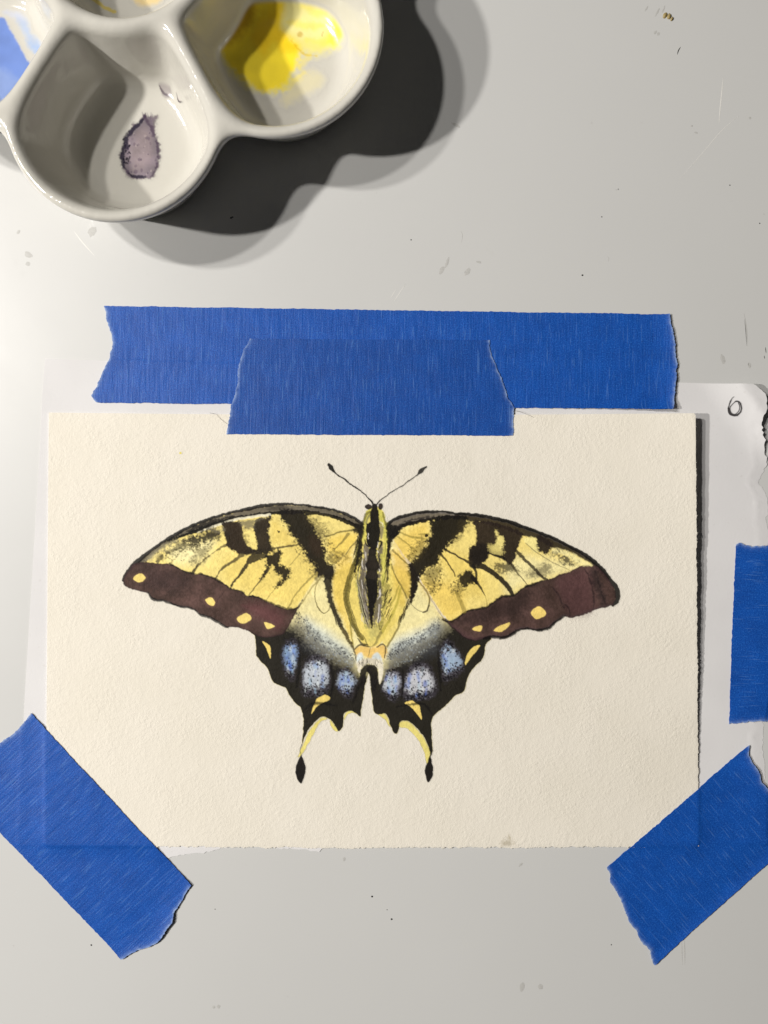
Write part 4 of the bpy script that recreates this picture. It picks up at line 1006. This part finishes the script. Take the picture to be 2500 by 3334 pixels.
def blur(a, r, it=2):
    for _ in range(it):
        for ax in (0, 1):
            c = np.cumsum(np.concatenate([np.repeat(np.take(a, [0], ax), r + 1, ax), a, np.repeat(np.take(a, [-1], ax), r, ax)], ax), axis=ax)
            n = a.shape[ax]
            hi_ = np.take(c, np.arange(2 * r + 1, 2 * r + 1 + n), ax); lo_ = np.take(c, np.arange(0, n), ax)
            a = (hi_ - lo_) / (2 * r + 1)
    return a
def sample(a, u, v):
    x = np.clip((u - GU0) / GS, 0, a.shape[1] - 2); y = np.clip((v - GV0) / GS, 0, a.shape[0] - 2)
    xi = x.astype(int); yi = y.astype(int); fx = x - xi; fy = y - yi
    return (a[yi, xi] * (1 - fx) + a[yi, xi + 1] * fx) * (1 - fy) + (a[yi + 1, xi] * (1 - fx) + a[yi + 1, xi + 1] * fx) * fy

def dilate(a, r):
    out = a.copy()
    for _ in range(r):
        o_ = out.copy()
        o_[1:] = np.maximum(o_[1:], out[:-1]); o_[:-1] = np.maximum(o_[:-1], out[1:])
        o_[:, 1:] = np.maximum(o_[:, 1:], out[:, :-1]); o_[:, :-1] = np.maximum(o_[:, :-1], out[:, 1:])
        out = o_
    return out

def tape(start, end, label, seed, lift0=0.0, lift1=0.0, mat=None, side_lift=(0, 0)):
    """start and end: the torn ends, as points from one long side to the other"""
    global hm
    r = np.random.default_rng(seed)
    S0 = np.asarray(start, float); E0 = np.asarray(end, float)
    wid = (np.hypot(*(S0[-1] - S0[0])) + np.hypot(*(E0[-1] - E0[0]))) / 2
    ln = np.hypot(*((E0[0] + E0[-1]) / 2 - (S0[0] + S0[-1]) / 2))
    M = max(int(wid / 3.2), 30); Nn = int(ln / 7)
    t = np.linspace(0, 1, M)
    def res(Q):
        ax = Q[-1] - Q[0]; tt = ((Q - Q[0]) @ ax) / (ax @ ax)
        o_ = np.argsort(tt)
        return np.column_stack([np.interp(t, tt[o_], Q[o_, 0]), np.interp(t, tt[o_], Q[o_, 1])])
    s_, e_ = res(S0), res(E0)
    ax = (E0[0] - S0[0]) / np.hypot(*(E0[0] - S0[0]))
    for Q, sg in ((s_, 1), (e_, -1)):
        j = 2.6 * vnoise(t * wid, np.zeros(M), 34, seed + 1 + sg) + 1.8 * vnoise(t * wid, np.zeros(M), 11, seed + 20 + sg) * (0.4 + 0.6 * (vnoise(t * wid, np.zeros(M), 60, seed + 30) > 0)) + 0.7 * r.standard_normal(M)
        Q += ax[None] * j[:, None]
    sl = np.linspace(0, 1, Nn)
    P_ = s_[None] * (1 - sl[:, None, None]) + e_[None] * sl[:, None, None]
    # long edges: nearly straight, with the odd nick
    U, V = P_[..., 0], P_[..., 1]
    nx_ = np.array([-ax[1], ax[0]])
    for c, sg in ((0, 1), (-1, -1)):
        j = 0.6 * r.standard_normal(Nn) + 1.2 * vnoise(sl * ln, np.zeros(Nn), 60, seed + 3)
        U[:, c] += nx_[0] * j; V[:, c] += nx_[1] * j
    base = np.maximum(dilate(hm, 1), blur(dilate(hm, 2), 4))
    z = sample(base, U, V) + 2.0
    d0 = sl[:, None] * ln * np.ones(M)[None]; d1 = ln - d0
    z = z + lift0 * np.clip(1 - d0 / 90, 0, 1) ** 2 * (0.7 + 0.5 * vnoise(t * wid, np.zeros(M), 90, seed + 5)[None])
    z = z + lift1 * np.clip(1 - d1 / 90, 0, 1) ** 2 * (0.8 + 0.5 * vnoise(t * wid, np.zeros(M), 90, seed + 6)[None])
    T_ = t[None] * wid
    z = z + side_lift[0] * np.clip(1 - T_ / 45, 0, 1) ** 2 + side_lift[1] * np.clip(1 - (wid - T_) / 45, 0, 1) ** 2
    # faint ripples from hand pressing
    z = z + 0.5 * vnoise(d0, T_, 70, seed + 8) + 0.35 * vnoise(d0, T_ * 0.25, 16, seed + 9)
    z = np.maximum(z, sample(base, U, V) + 1.7)
    co = np.stack([(U - CX) * K, (CY - V) * K, z * K], -1).reshape(-1, 3)
    f = grid_faces(Nn, M)
    a_, b_, c_ = co[f[0, 0]], co[f[0, 1]], co[f[0, 2]]
    if np.cross(b_ - a_, c_ - a_)[2] < 0: f = f[:, ::-1]
    o = mesh_obj('tape_strip', co, f, mat or M_tape)
    o['label'] = label; o['category'] = 'tape'; o['group'] = 'blue tape strips holding the papers down'
    uvl = o.data.uv_layers.new(name='uv')
    uvv = np.stack([((U - S0[0, 0]) * ax[0] + (V - S0[0, 1]) * ax[1]) / 500, ((U - S0[0, 0]) * nx_[0] + (V - S0[0, 1]) * nx_[1]) / 500], -1).reshape(-1, 2) + seed * 3.7
    li = np.zeros(len(o.data.loops), np.int32); o.data.loops.foreach_get('vertex_index', li)
    uvl.data.foreach_set('uv', uvv[li].astype(np.float32).ravel())
    fr = np.maximum(np.exp(-d0 / 4.5), np.exp(-d1 / 4.5)) * (0.55 + 0.45 * vnoise(d0, T_, 9, seed + 12))
    fr = np.clip(fr * 0.9, 0, 0.8)
    add_attr(o, 'fray', np.column_stack([fr.ravel()] * 3 + [np.ones(fr.size)]))
    so = o.modifiers.new('thickness', 'SOLIDIFY'); so.thickness = 1.5 * K; so.offset = -1; es = o.modifiers.new('edges', 'EDGE_SPLIT'); es.split_angle = 0.6
    poly = np.concatenate([s_, e_[::-1]])
    m = pip(poly, GU, GV)
    new = hm.copy(); new[m] = (base + 2.6)[m]
    hm = new
    return o
def b1(p): return [(100 + x / 1.3825, 960 + y / 1.3825) for x, y in p]
def b2(p): return [(1300 + x / 1.3825, 960 + y / 1.3825) for x, y in p]
def b5(p): return [(1900 + x / 2.6017, 2350 + y / 2.6017) for x, y in p]
def b6(p): return [(x / 2.37, 2250 + y / 2.37) for x, y in p]
tape(b1([(333, 50), (340, 110), (355, 150), (368, 190), (365, 240), (350, 300), (325, 350), (300, 410), (278, 450), (295, 485)]),
     b2([(1215, 88), (1225, 160), (1240, 230), (1245, 330), (1240, 400), (1235, 450), (1220, 517)]),
     'long blue tape strip across the top edge of the white backing sheet', 101, 2, 8)
tape(b1([(985, 198), (975, 225), (955, 250), (945, 300), (930, 350), (932, 400), (915, 460), (900, 530), (890, 580), (882, 628)]),
     b2([(405, 205), (415, 270), (440, 340), (465, 400), (490, 470), (513, 510), (508, 570), (513, 635)]),
     'short blue tape piece laid over the long strip, holding the top edge of the card', 102, 0, 0, mat=M_tape_double)
tape(z4([(1365, 200), (1400, 182), (1450, 205), (1510, 215), (1659, 205), (1900, 196), (2230, 210)]),
     z4([(1303, 1815), (1400, 1800), (1500, 1790), (1659, 1782), (1900, 1790), (2170, 1800)]),
     'upright blue tape piece over the torn right edge of the backing sheet', 103, 2, 2)
tape(b5([(1395, 190), (1388, 270), (1430, 350), (1480, 430), (1500, 500), (1561, 570), (1640, 680), (1720, 800), (1790, 985)]),
     b5([(195, 1230), (225, 1290), (225, 1350), (270, 1430), (320, 1510), (360, 1620), (400, 1710), (440, 1770), (480, 1850), (560, 1930), (572, 1990), (595, 2055)]),
     'diagonal blue tape piece across the lower right corner of the card', 104, 4, 2, side_lift=(0, 4))
tape(b6([(245, 165), (200, 225), (150, 290), (80, 345), (0, 400), (-80, 450), (-180, 520), (-260, 600), (-330, 745)]),
     b6([(1478, 1490), (1430, 1560), (1400, 1620), (1350, 1690), (1330, 1780), (1280, 1850), (1220, 1930), (1150, 1970), (1080, 1985), (1000, 2030), (940, 2065)]),
     'diagonal blue tape piece across the lower left corner of the card', 105, 2, 8, side_lift=(1, 0))

# ------------------------------------------------------------------ porcelain palette
HR = 278.0                       # rim height
FR = (D - HR) / D                # how far rim points lie from the middle compared with the table plane
PCX = CX + (388 - CX) * FR       # centre of the palette on the table plane
PCY = CY + (-235 - CY) * FR
R_P, D_P = 376 * FR, 588 * FR
TH0 = math.radians(-92.0)
def smin(a, b, k):
    h = np.clip(0.5 + 0.5 * (b - a) / k, 0, 1)
    return b * (1 - h) + a * h - k * h * (1 - h)
def smax(a, b, k): return -smin(-a, -b, k)
def sdf(x, y, z):
    r = np.hypot(x, y)
    th = np.arctan2(y, x) - TH0
    th = (th + math.pi / 6) % (math.pi / 3) - math.pi / 6
    ax = r * np.cos(th); la = np.abs(r * np.sin(th))
    own = np.hypot(ax - D_P, la) - R_P
    n1x, n1y = D_P * math.cos(math.pi / 3), D_P * math.sin(math.pi / 3)
    nb = np.hypot(ax - n1x, la - n1y) - R_P
    nb2 = np.hypot(ax - n1x, la + n1y) - R_P
    dout = smin(smin(own, nb, 95), nb2, 95)
    dout = np.minimum(dout, r - 460)
    tap = 0.40
    d1 = (dout + tap * (HR - z)) / math.sqrt(1 + tap * tap)
    body = smax(d1, z - HR, 40)
    body = smax(body, -z, 20)
    a = own + 42
    b = -(ax * 0.5 - la * 0.8660254) + 23
    c = 278 + 22 - r
    sl = 0.27
    hz = HR - z
    w = smax(smax(a + 0.36 * hz, b + 0.15 * hz, 60), c + 0.20 * hz, 40)
    e = w / math.sqrt(1 + sl * sl)
    zf = 46.0
    void = smax(e, zf - z, 52)
    e0 = (r - 256 + sl * (HR - z)) / math.sqrt(1 + sl * sl)
    void0 = smax(e0, zf + 20 - z, 90)
    void = np.minimum(void, void0)
    return smax(body, -void, 32)

def surface_net(f, lo, hi, g):
    xs = [np.arange(lo[i], hi[i] + g, g) for i in range(3)]
    Xg, Yg, Zg = np.meshgrid(*xs, indexing='ij')
    F = f(Xg, Yg, Zg).astype(np.float32)
    nx, ny, nz = F.shape
    neg = F < 0
    c = np.zeros((nx - 1, ny - 1, nz - 1), np.int32)
    offs = [(i, j, k) for i in (0, 1) for j in (0, 1) for k in (0, 1)]
    for i, j, k in offs:
        c += neg[i:nx - 1 + i, j:ny - 1 + j, k:nz - 1 + k]
    active = (c > 0) & (c < 8)
    ids = np.full(active.shape, -1, np.int64)
    I, J, Kk = np.nonzero(active)
    ids[I, J, Kk] = np.arange(len(I))
    acc = np.zeros((len(I), 3)); cnt = np.zeros(len(I))
    for a in range(8):
        for b in range(a + 1, 8):
            oa, ob = offs[a], offs[b]
            df = [q for q in range(3) if oa[q] != ob[q]]
            if len(df) != 1: continue
            fa = F[I + oa[0], J + oa[1], Kk + oa[2]]; fb = F[I + ob[0], J + ob[1], Kk + ob[2]]
            m = (fa < 0) != (fb < 0)
            t = np.where(m, fa / np.where(m, fa - fb, 1), 0)
            p = np.array(oa)[None] + t[:, None] * (np.array(ob) - np.array(oa))[None]
            acc[m] += p[m]; cnt[m] += 1
    p = acc / cnt[:, None] + np.column_stack([I, J, Kk])
    V_ = np.column_stack([lo[q] + p[:, q] * g for q in range(3)])
    faces = []
    for axis in range(3):
        o1, o2 = [q for q in range(3) if q != axis]
        sl0 = [slice(None)] * 3; sl1 = [slice(None)] * 3
        sl0[axis] = slice(0, -1); sl1[axis] = slice(1, None)
        ch = neg[tuple(sl0)] != neg[tuple(sl1)]
        idx = np.argwhere(ch)
        ok = np.ones(len(idx), bool)
        for q in (o1, o2):
            ok &= (idx[:, q] > 0) & (idx[:, q] < F.shape[q] - 1)
        idx = idx[ok]
        first_neg = neg[idx[:, 0], idx[:, 1], idx[:, 2]]
        def cid(d1, d2):
            q = idx.copy(); q[:, o1] += d1; q[:, o2] += d2
            return ids[q[:, 0], q[:, 1], q[:, 2]]
        quad = np.column_stack([cid(-1, -1), cid(0, -1), cid(0, 0), cid(-1, 0)])
        flip = first_neg if axis != 1 else ~first_neg
        quad[~flip] = quad[~flip][:, ::-1]
        faces.append(quad)
    faces = np.concatenate(faces)
    for _ in range(3):
        h = 1.0
        f0 = f(V_[:, 0], V_[:, 1], V_[:, 2])
        gx = f(V_[:, 0] + h, V_[:, 1], V_[:, 2]) - f0
        gy = f(V_[:, 0], V_[:, 1] + h, V_[:, 2]) - f0
        gz = f(V_[:, 0], V_[:, 1], V_[:, 2] + h) - f0
        n2 = gx * gx + gy * gy + gz * gz + 1e-6
        s = np.clip(f0 / n2, -g * .6, g * .6)
        V_ -= np.column_stack([gx * s, gy * s, gz * s])
    return V_, faces
root_pal = empty('paint_palette', W(PCX, PCY, 0), 'white porcelain flower-shaped paint palette with yellow, purple and blue residue', 'palette')
ext = (D_P + R_P) + 14
Vp, Fp = surface_net(sdf, (-ext, -ext, -8), (ext, ext, HR + 14), 8.0)
co = np.column_stack([Vp[:, 0] * K + (PCX - CX) * K, Vp[:, 1] * K + (CY - PCY) * K, Vp[:, 2] * K])
o = mesh_obj('palette_dish', co, Fp, M_porc, root_pal)

# residues of paint on the floors of the wells
def well_xy(u, v):
    """points of the wells' floors seen at (u, v), dropped onto the palette's surface"""
    f_ = (D - 52.0) / D
    x = (CX + (u - CX) * f_) - PCX; y = -((CY + (v - CY) * f_) - PCY)
    zz = np.linspace(HR + 10, 8, 60)
    top = np.full(u.shape, 8.0); done = np.zeros(u.shape, bool)
    for q in zz:
        ins = (sdf(x, y, np.full(u.shape, q)) < 0) & ~done
        top[ins] = q; done |= ins
    lo_ = top.copy(); hi_ = top + (zz[0] - zz[1])
    for _ in range(14):
        mdl = (lo_ + hi_) / 2
        ins = sdf(x, y, mdl) < 0
        lo_ = np.where(ins, mdl, lo_); hi_ = np.where(ins, hi_, mdl)
    z = lo_
    f0 = sdf(x, y, z)
    n_ = np.column_stack([sdf(x + 1, y, z) - f0, sdf(x, y + 1, z) - f0, sdf(x, y, z + 1) - f0])
    n_ /= np.linalg.norm(n_, axis=1)[:, None] + 1e-9
    e_ = 0.35
    return np.column_stack([(x + PCX - CX + e_ * n_[:, 0]) * K, (CY - PCY + y + e_ * n_[:, 1]) * K, (z + e_ * n_[:, 2]) * K])
def c1(p): return [(x / 1.276, y / 1.276) for x, y in p]
def c8(p): return [(400 + x / 1.843, y / 1.843) for x, y in p]
def c3(p): return [(x / 3.95, y / 3.95) for x, y in p]
def residue(cv, name, label):
    # paint lies on the floors of the wells and thins out up their walls
    co_ = well_xy(cv.X.ravel(), cv.Y.ravel())
    zz_ = (co_[:, 2] / K).reshape(cv.X.shape)
    gy_, gx_ = np.gradient(zz_, cv.step)
    steep = blur(np.hypot(gx_, gy_), 2)
    cv.a = cv.a * (1 - smooth(75, 150, blur(zz_, 2))) * (1 - smooth(0.8, 1.6, steep))
    A = cv.a > 0.004
    cells = np.zeros_like(A)
    cells[:-1, :-1] = A[:-1, :-1] | A[1:, :-1] | A[:-1, 1:] | A[1:, 1:]
    rngz = np.maximum.reduce([zz_[:-1, :-1], zz_[1:, :-1], zz_[:-1, 1:], zz_[1:, 1:]]) - np.minimum.reduce([zz_[:-1, :-1], zz_[1:, :-1], zz_[:-1, 1:], zz_[1:, 1:]])
    cells[:-1, :-1] &= rngz < cv.step * 3.2
    cells[-1] = False; cells[:, -1] = False
    patch(name, cv, None, M_porc_paint, root_pal, cells, 0, label, xy=well_xy)
cv = Canvas(370, 350, 540, 600, 1.5); cv.n3 *= 0.2; cv.n5 *= 0.6
cv.poly(c1([(552, 508), (572, 512), (585, 486), (602, 472), (625, 482), (655, 475), (645, 505), (641, 532), (652, 570), (662, 612), (654, 650), (660, 690), (643, 702), (640, 732), (600, 742), (562, 743), (526, 730), (506, 702), (512, 672), (492, 650), (501, 620), (514, 590), (518, 560), (538, 540), (545, 520)]), (110, 96, 110), 0.86, 3.5, rag=6, edge=0.45, var=0.6, n=2)
cv.poly(c1([(575, 540), (610, 530), (625, 580), (625, 660), (590, 700), (545, 690), (545, 610)]), (150, 136, 138), 0.6, 9, rag=12, var=0.3)
cv.stroke(c1([(600, 482), (575, 515), (555, 528), (530, 560), (515, 610), (505, 650), (512, 690), (545, 725), (600, 733)]), [6, 8, 10, 15, 19, 17, 10, 9, 9], (34, 29, 48), 0.9, 4, rag=5)
cv.stroke(c1([(600, 478), (620, 520), (640, 560), (655, 620), (650, 690), (630, 730)]), [10, 12, 10, 10, 9, 8], (70, 56, 74), 0.8, 5, rag=6)
speckle(c1([(530, 560), (640, 540), (650, 690), (560, 730), (510, 680)]), 40, (2, 6), [(70, 58, 78), (150, 138, 142), (88, 74, 92), (178, 166, 164)], (0.25, 0.6), 61)
speckle(c1([(500, 600), (535, 560), (540, 660), (505, 690)]), 26, (2, 5), [(20, 17, 28), (34, 29, 46)], (0.6, 0.95), 62)
for q_ in range(7):
    a_ = c1([(600 + rng.uniform(-30, 40), 480 + rng.uniform(-18, 6))])[0]
    cv.stroke([a_, (a_[0] + rng.uniform(-6, 10), a_[1] + rng.uniform(12, 30))], [2, 4], (104, 92, 106), 0.55, 2.5)
residue(cv, 'purple_residue', 'dried purple black paint blot')
cv = Canvas(510, 265, 670, 370, 2.0, calm=True)
cv.stroke(c1([(668, 365), (680, 388), (705, 400)]), [4, 9, 5], (46, 38, 50), 0.9, 2, rag=2)
cv.poly(c1([(665, 355), (690, 345), (715, 370), (712, 400), (690, 408), (672, 392)]), (130, 118, 124), 0.55, 3, rag=2, edge=0.3)
residue(cv, 'paint_drop', 'small dark paint drop')
cv = Canvas(560, 270, 680, 370, 2.0, calm=True)
cv.stroke(c1([(740, 395), (745, 425), (775, 434), (805, 430), (838, 452)]), [3, 4, 5, 2.5, 1.5], (52, 42, 52), 0.9, 1.5, rag=1)
cv.poly(c1([(745, 390), (775, 395), (800, 425), (765, 430), (745, 420)]), (190, 178, 176), 0.5, 4)
cv.stroke(c1([(748, 360), (758, 370)]), [3, 4], (52, 42, 52), 0.85, 1.5)
residue(cv, 'paint_drop', 'pale lilac paint drop with a dark tail')
cv = Canvas(640, -300, 1190, 370, 3.0, calm=True)
cv.poly(c8([(560, 190), (640, -60), (760, -200), (1000, -260), (1250, -200), (1390, 0), (1340, 210), (1260, 290), (1150, 325), (1080, 310), (1040, 400), (1010, 480), (920, 540), (850, 548), (760, 520), (660, 440), (590, 320)]), (240, 228, 88), 0.68, 18, rag=12, var=0.15)
cv.poly(c8([(570, 230), (640, 0), (700, -160), (860, -220), (960, -60), (975, 60), (950, 170), (1030, 240), (1060, 300), (1020, 420), (960, 510), (850, 548), (760, 500), (670, 420), (590, 310)]), (240, 214, 36), 0.9, 10, rag=9, var=0.15)
cv.poly(c8([(760, 200), (880, 60), (960, 40), (950, 150), (1050, 280), (960, 300), (900, 250), (850, 330), (790, 260)]), (236, 190, 14), 0.55, 16, rag=12)
cv.poly(c8([(560, 200), (620, 20), (780, -160), (800, 60), (740, 190), (600, 290)]), (214, 170, 20), 0.45, 16, rag=8)
cv.stroke(c8([(1010, 240), (1050, 290), (1100, 325), (1160, 330)]), [4, 5, 5, 2], (206, 172, 40), 0.6, 3, rag=3)
cv.poly(c8([(1250, 150), (1340, 40), (1352, 90), (1330, 210), (1260, 280), (1230, 230)]), (236, 222, 60), 0.7, 8, rag=7)
cv.poly(c8([(980, 20), (1120, -20), (1280, 40), (1240, 150), (1180, 250), (1060, 220), (960, 150)]), (238, 230, 165), 0.6, 12, rag=8)
cv.poly(c8([(960, 560), (1100, 420), (1210, 480), (1110, 560), (980, 620)]), (242, 228, 150), 0.32, 14, rag=10)
cv.poly(c8([(600, 60), (700, -120), (800, -120), (790, 90), (730, 190), (640, 260), (580, 260)]), (128, 92, 10), 0.6, 16, rag=8)
for P_ in ([(1080, 40), (1180, 90), (1300, 60)], [(1100, 230), (1220, 240), (1310, 180)], [(960, 360), (1060, 380), (1120, 330)], [(900, 540), (1000, 500), (1090, 430)], [(1000, 130), (1120, 150), (1230, 140)]):
    cv.stroke(c8(P_), [14, 26, 12], (242, 222, 50), 0.4, 10, rag=8)
uu, vv = c8([(1060, 200)])[0]; cv.dot(uu, vv, 9, (190, 150, 40), 0.6, soft=4)
cv.stroke(c8([(1205, 180), (1195, 210)]), [2, 3], (150, 130, 70), 0.7)
residue(cv, 'yellow_residue', 'dried yellow and orange paint')
cv = Canvas(-300, -20, 150, 380, 3.0, calm=True)
cv.poly(c3([(0, 205), (90, 300), (230, 560), (330, 740), (390, 830), (300, 980), (120, 1180), (-60, 1300), (-600, 1300), (-800, 600), (-400, 200)]), (100, 130, 200), 0.94, 4, rag=3, var=0.15)
cv.poly(c3([(0, 860), (200, 1000), (300, 980), (120, 1180), (0, 1330), (-300, 1400), (-400, 1000)]), (140, 160, 205), 0.6, 14, rag=8)
cv.poly(c3([(200, 180), (330, 260), (400, 420), (520, 560), (500, 680), (420, 650), (330, 480), (240, 300)]), (164, 184, 218), 0.7, 8, rag=8)
cv.poly(c3([(310, 500), (420, 560), (520, 600), (470, 690), (380, 640)]), (150, 176, 218), 0.6, 6, rag=6)
cv.poly(c3([(20, 140), (150, 120), (300, 180), (270, 260), (120, 200)]), (190, 196, 216), 0.6, 8, rag=8)
residue(cv, 'blue_residue', 'pool of blue paint')
cv = Canvas(230, -260, 560, 70, 3.0, calm=True)
cv.stroke(c3([(1130, 0), (1240, 60), (1360, 140), (1490, 200)]), [8, 12, 14, 12], (214, 192, 70), 0.75, 3, rag=3)
cv.poly(c1([(560, 0), (640, -30), (680, 0), (660, 25), (600, 38), (570, 22)]), (238, 206, 120), 0.6, 8, rag=5)
cv.poly(c1([(400, -160), (560, -220), (640, -120), (560, -40), (440, -60)]), (240, 220, 130), 0.5, 16, rag=10)
residue(cv, 'pale_yellow_residue', 'pale yellow paint streak')

# ------------------------------------------------------------------ small marks on the tabletop, and one painted glint
def blob(name, u, v, ru, rv, h, mat, ang=0.0, seed=0):
    r = np.random.default_rng(seed); n = 14
    vs = [W(u, v, h)]; fs = []
    for q, (f_, hh) in enumerate(((0.6, h * 0.8), (1.0, 0.12))):
        for i in range(n):
            a = 2 * math.pi * i / n
            rr = f_ * (1 + 0.18 * r.uniform(-1, 1))
            x, y = ru * rr * math.cos(a), rv * rr * math.sin(a)
            vs.append(W(u + x * math.cos(ang) - y * math.sin(ang), v + x * math.sin(ang) + y * math.cos(ang), hh))
    tri = [(0, 1 + (i + 1) % n, 1 + i, 1 + i) for i in range(n)]
    me = bpy.data.meshes.new(name)
    me.from_pydata(vs, [], [(0, 1 + (i + 1) % n, 1 + i)[::-1] for i in range(n)] + [(1 + i, 1 + n + i, 1 + n + (i + 1) % n, 1 + (i + 1) % n) for i in range(n)])
    me.materials.append(mat); me.update()
    for p_ in me.polygons: p_.use_smooth = True
    o = bpy.data.objects.new(name, me); COL.objects.link(o); o.parent = table
    return o
def streak(name, pts, w, mat, h=0.4):
    Q = catmull(pts, False, 5); n = len(Q)
    tg = np.gradient(Q, axis=0); tg /= np.hypot(tg[:, 0], tg[:, 1])[:, None] + 1e-9
    ww = w * np.sin(np.linspace(0.15, math.pi - 0.15, n))
    vs = []
    for q in range(n):
        nx_, ny_ = -tg[q, 1] * ww[q] / 2, tg[q, 0] * ww[q] / 2
        vs += [W(Q[q, 0] - nx_, Q[q, 1] - ny_, 0.1), W(Q[q, 0], Q[q, 1], h), W(Q[q, 0] + nx_, Q[q, 1] + ny_, 0.1)]
    fs = []
    for q in range(n - 1):
        a = q * 3
        fs += [(a, a + 3, a + 4, a + 1), (a + 1, a + 4, a + 5, a + 2)]
    return mesh_obj(name, vs, fs, mat, table)
for q, (u, v, r) in enumerate(((1211, 2919, 4), (1275, 2993, 4), (297, 3077, 3.5), (1990, 3076, 2.5), (1896, 896, 3.6), (1338, 781, 2.6), (2376, 603, 2.6), (2473, 727, 2.6), (752, 709, 4), (757, 707, 3), (1260, 2962, 2), (1959, 706, 2.5), (2013, 616, 2), (2110, 2750 + 280, 2), (700, 560 + 2400, 2))):
    blob('speck', u, v, r * 0.85, r * 0.75, 1.2, M_speck, 0, q)
for q, (u, v, a, b, an) in enumerate(((1700, 3213, 9, 15, 0.2), (1759, 3213, 8, 9, 0), (696, 3279, 5, 5, 0), (712, 3277, 6, 6, 0), (1695, 2815, 4, 9, 0.8), (1120, 2797, 5, 7, 0.3), (1483, 407, 16, 5, 0.5), (1455, 855, 5, 17, 0.3), (1438, 880, 7, 14, 0.5), (1521, 885, 8, 14, 0.5), (1558, 853, 9, 4, 0.2), (2105, 27, 3, 10, 0.5), (2140, 40, 3, 16, 0.5), (2160, 30, 3, 12, 0.4), (2133, 105, 4, 7, 0.6), (2143, 110, 5, 6, 0.4),
                                          (2353, 1170, 7, 17, -0.3), (2440, 1190, 5, 10, -0.2), (2441, 384, 5, 4, 0.4), (92, 830, 14, 10, 0.4), (90, 860, 8, 7, 0), (300, 755, 12, 18, 0.5), (60, 800 - 45, 5, 8, 0.5), (2252, 410, 4, 3, 0), (2266, 432, 6, 3, 0.2))):
    blob('smudge', u, v, a, b, 0.35, M_smear, an, 40 + q)
for q, (u, v, a, b) in enumerate(((2165, 50, 7, 11), (2178, 54, 7, 10), (2187, 62, 4, 8))):
    blob('crumb', u, v, a, b, 5, M_crumb, 0.4, 80 + q)
for pts, w, m in (([(2205, 178), (2209, 164), (2216, 153)], 3.2, M_speck), ([(2354, 255), (2350, 300), (2344, 360), (2341, 398)], 4, M_scratch_glint), ([(2405, 378), (2350, 425), (2290, 495), (2215, 580)], 1.8, M_scratch_glint), ([(2422, 1020), (2430, 1070), (2434, 1130)], 3.4, M_smear), ([(2424, 1040), (2428, 1080), (2431, 1126)], 1.6, M_speck),
                  ([(2219, 3060), (2220, 3100), (2221, 3143)], 2.4, M_smear), ([(2228, 3062), (2229, 3100), (2229, 3140)], 3.5, M_smear), ([(2492, 1130), (2494, 1150)], 2.4, M_speck), ([(2488, 1158), (2489, 1168)], 2.2, M_speck), ([(2436, 1182), (2438, 1192)], 2, M_speck), ([(240, 752), (270, 790), (308, 833)], 3.6, M_scratch_glint), ([(1500, 752), (1505, 765), (1502, 790)], 2.4, M_smear), ([(1320, 925), (1300, 955), (1280, 985)], 2, M_scratch_glint),  # pale streak just below the palette: caustic off the porcelain, painted on
                  ([(1272, 1000 - 30), (1290, 940)], 2, M_scratch_glint), ([(1976, 834), (1982, 842), (1978, 852)], 2, M_smear), ([(2003, 617), (2010, 619)], 3, M_smear)):
    streak('scratch_and_glint', pts, w, m)
# fine fibres caught under the tape edges
def fibre(pts, zs, label, r=0.4):
    Q = catmull(np.column_stack([np.asarray(pts, float), zs]), False, 6); n = len(Q); vs = []; fs = []
    tg = np.gradient(Q[:, :2], axis=0); tg /= np.hypot(tg[:, 0], tg[:, 1])[:, None]
    for q in range(n):
        for a in range(4):
            c_, s_ = math.cos(a * math.pi / 2) * r, math.sin(a * math.pi / 2) * r
            vs.append(W(Q[q, 0] - tg[q, 1] * c_, Q[q, 1] + tg[q, 0] * c_, Q[q, 2] + s_ + r))
    for q in range(n - 1):
        for a in range(4):
            b = (a + 1) % 4
            fs.append((q * 4 + a, q * 4 + b, q * 4 + 4 + b, q * 4 + 4 + a))
    o = mesh_obj('hair_fibre', vs, fs, M_fibre)
    o['label'] = label; o['category'] = 'hair'
    return o
fibre([(683, 1345), (705, 1350), (718, 1364), (742, 1382)], [2.6, 9, 9.2, 9.2], 'fine grey hair by the left end of the short tape piece')
fibre([(1672, 1337), (1700, 1344), (1735, 1360)], [2.6, 9.2, 9.4], 'fine grey hair by the right end of the short tape piece')
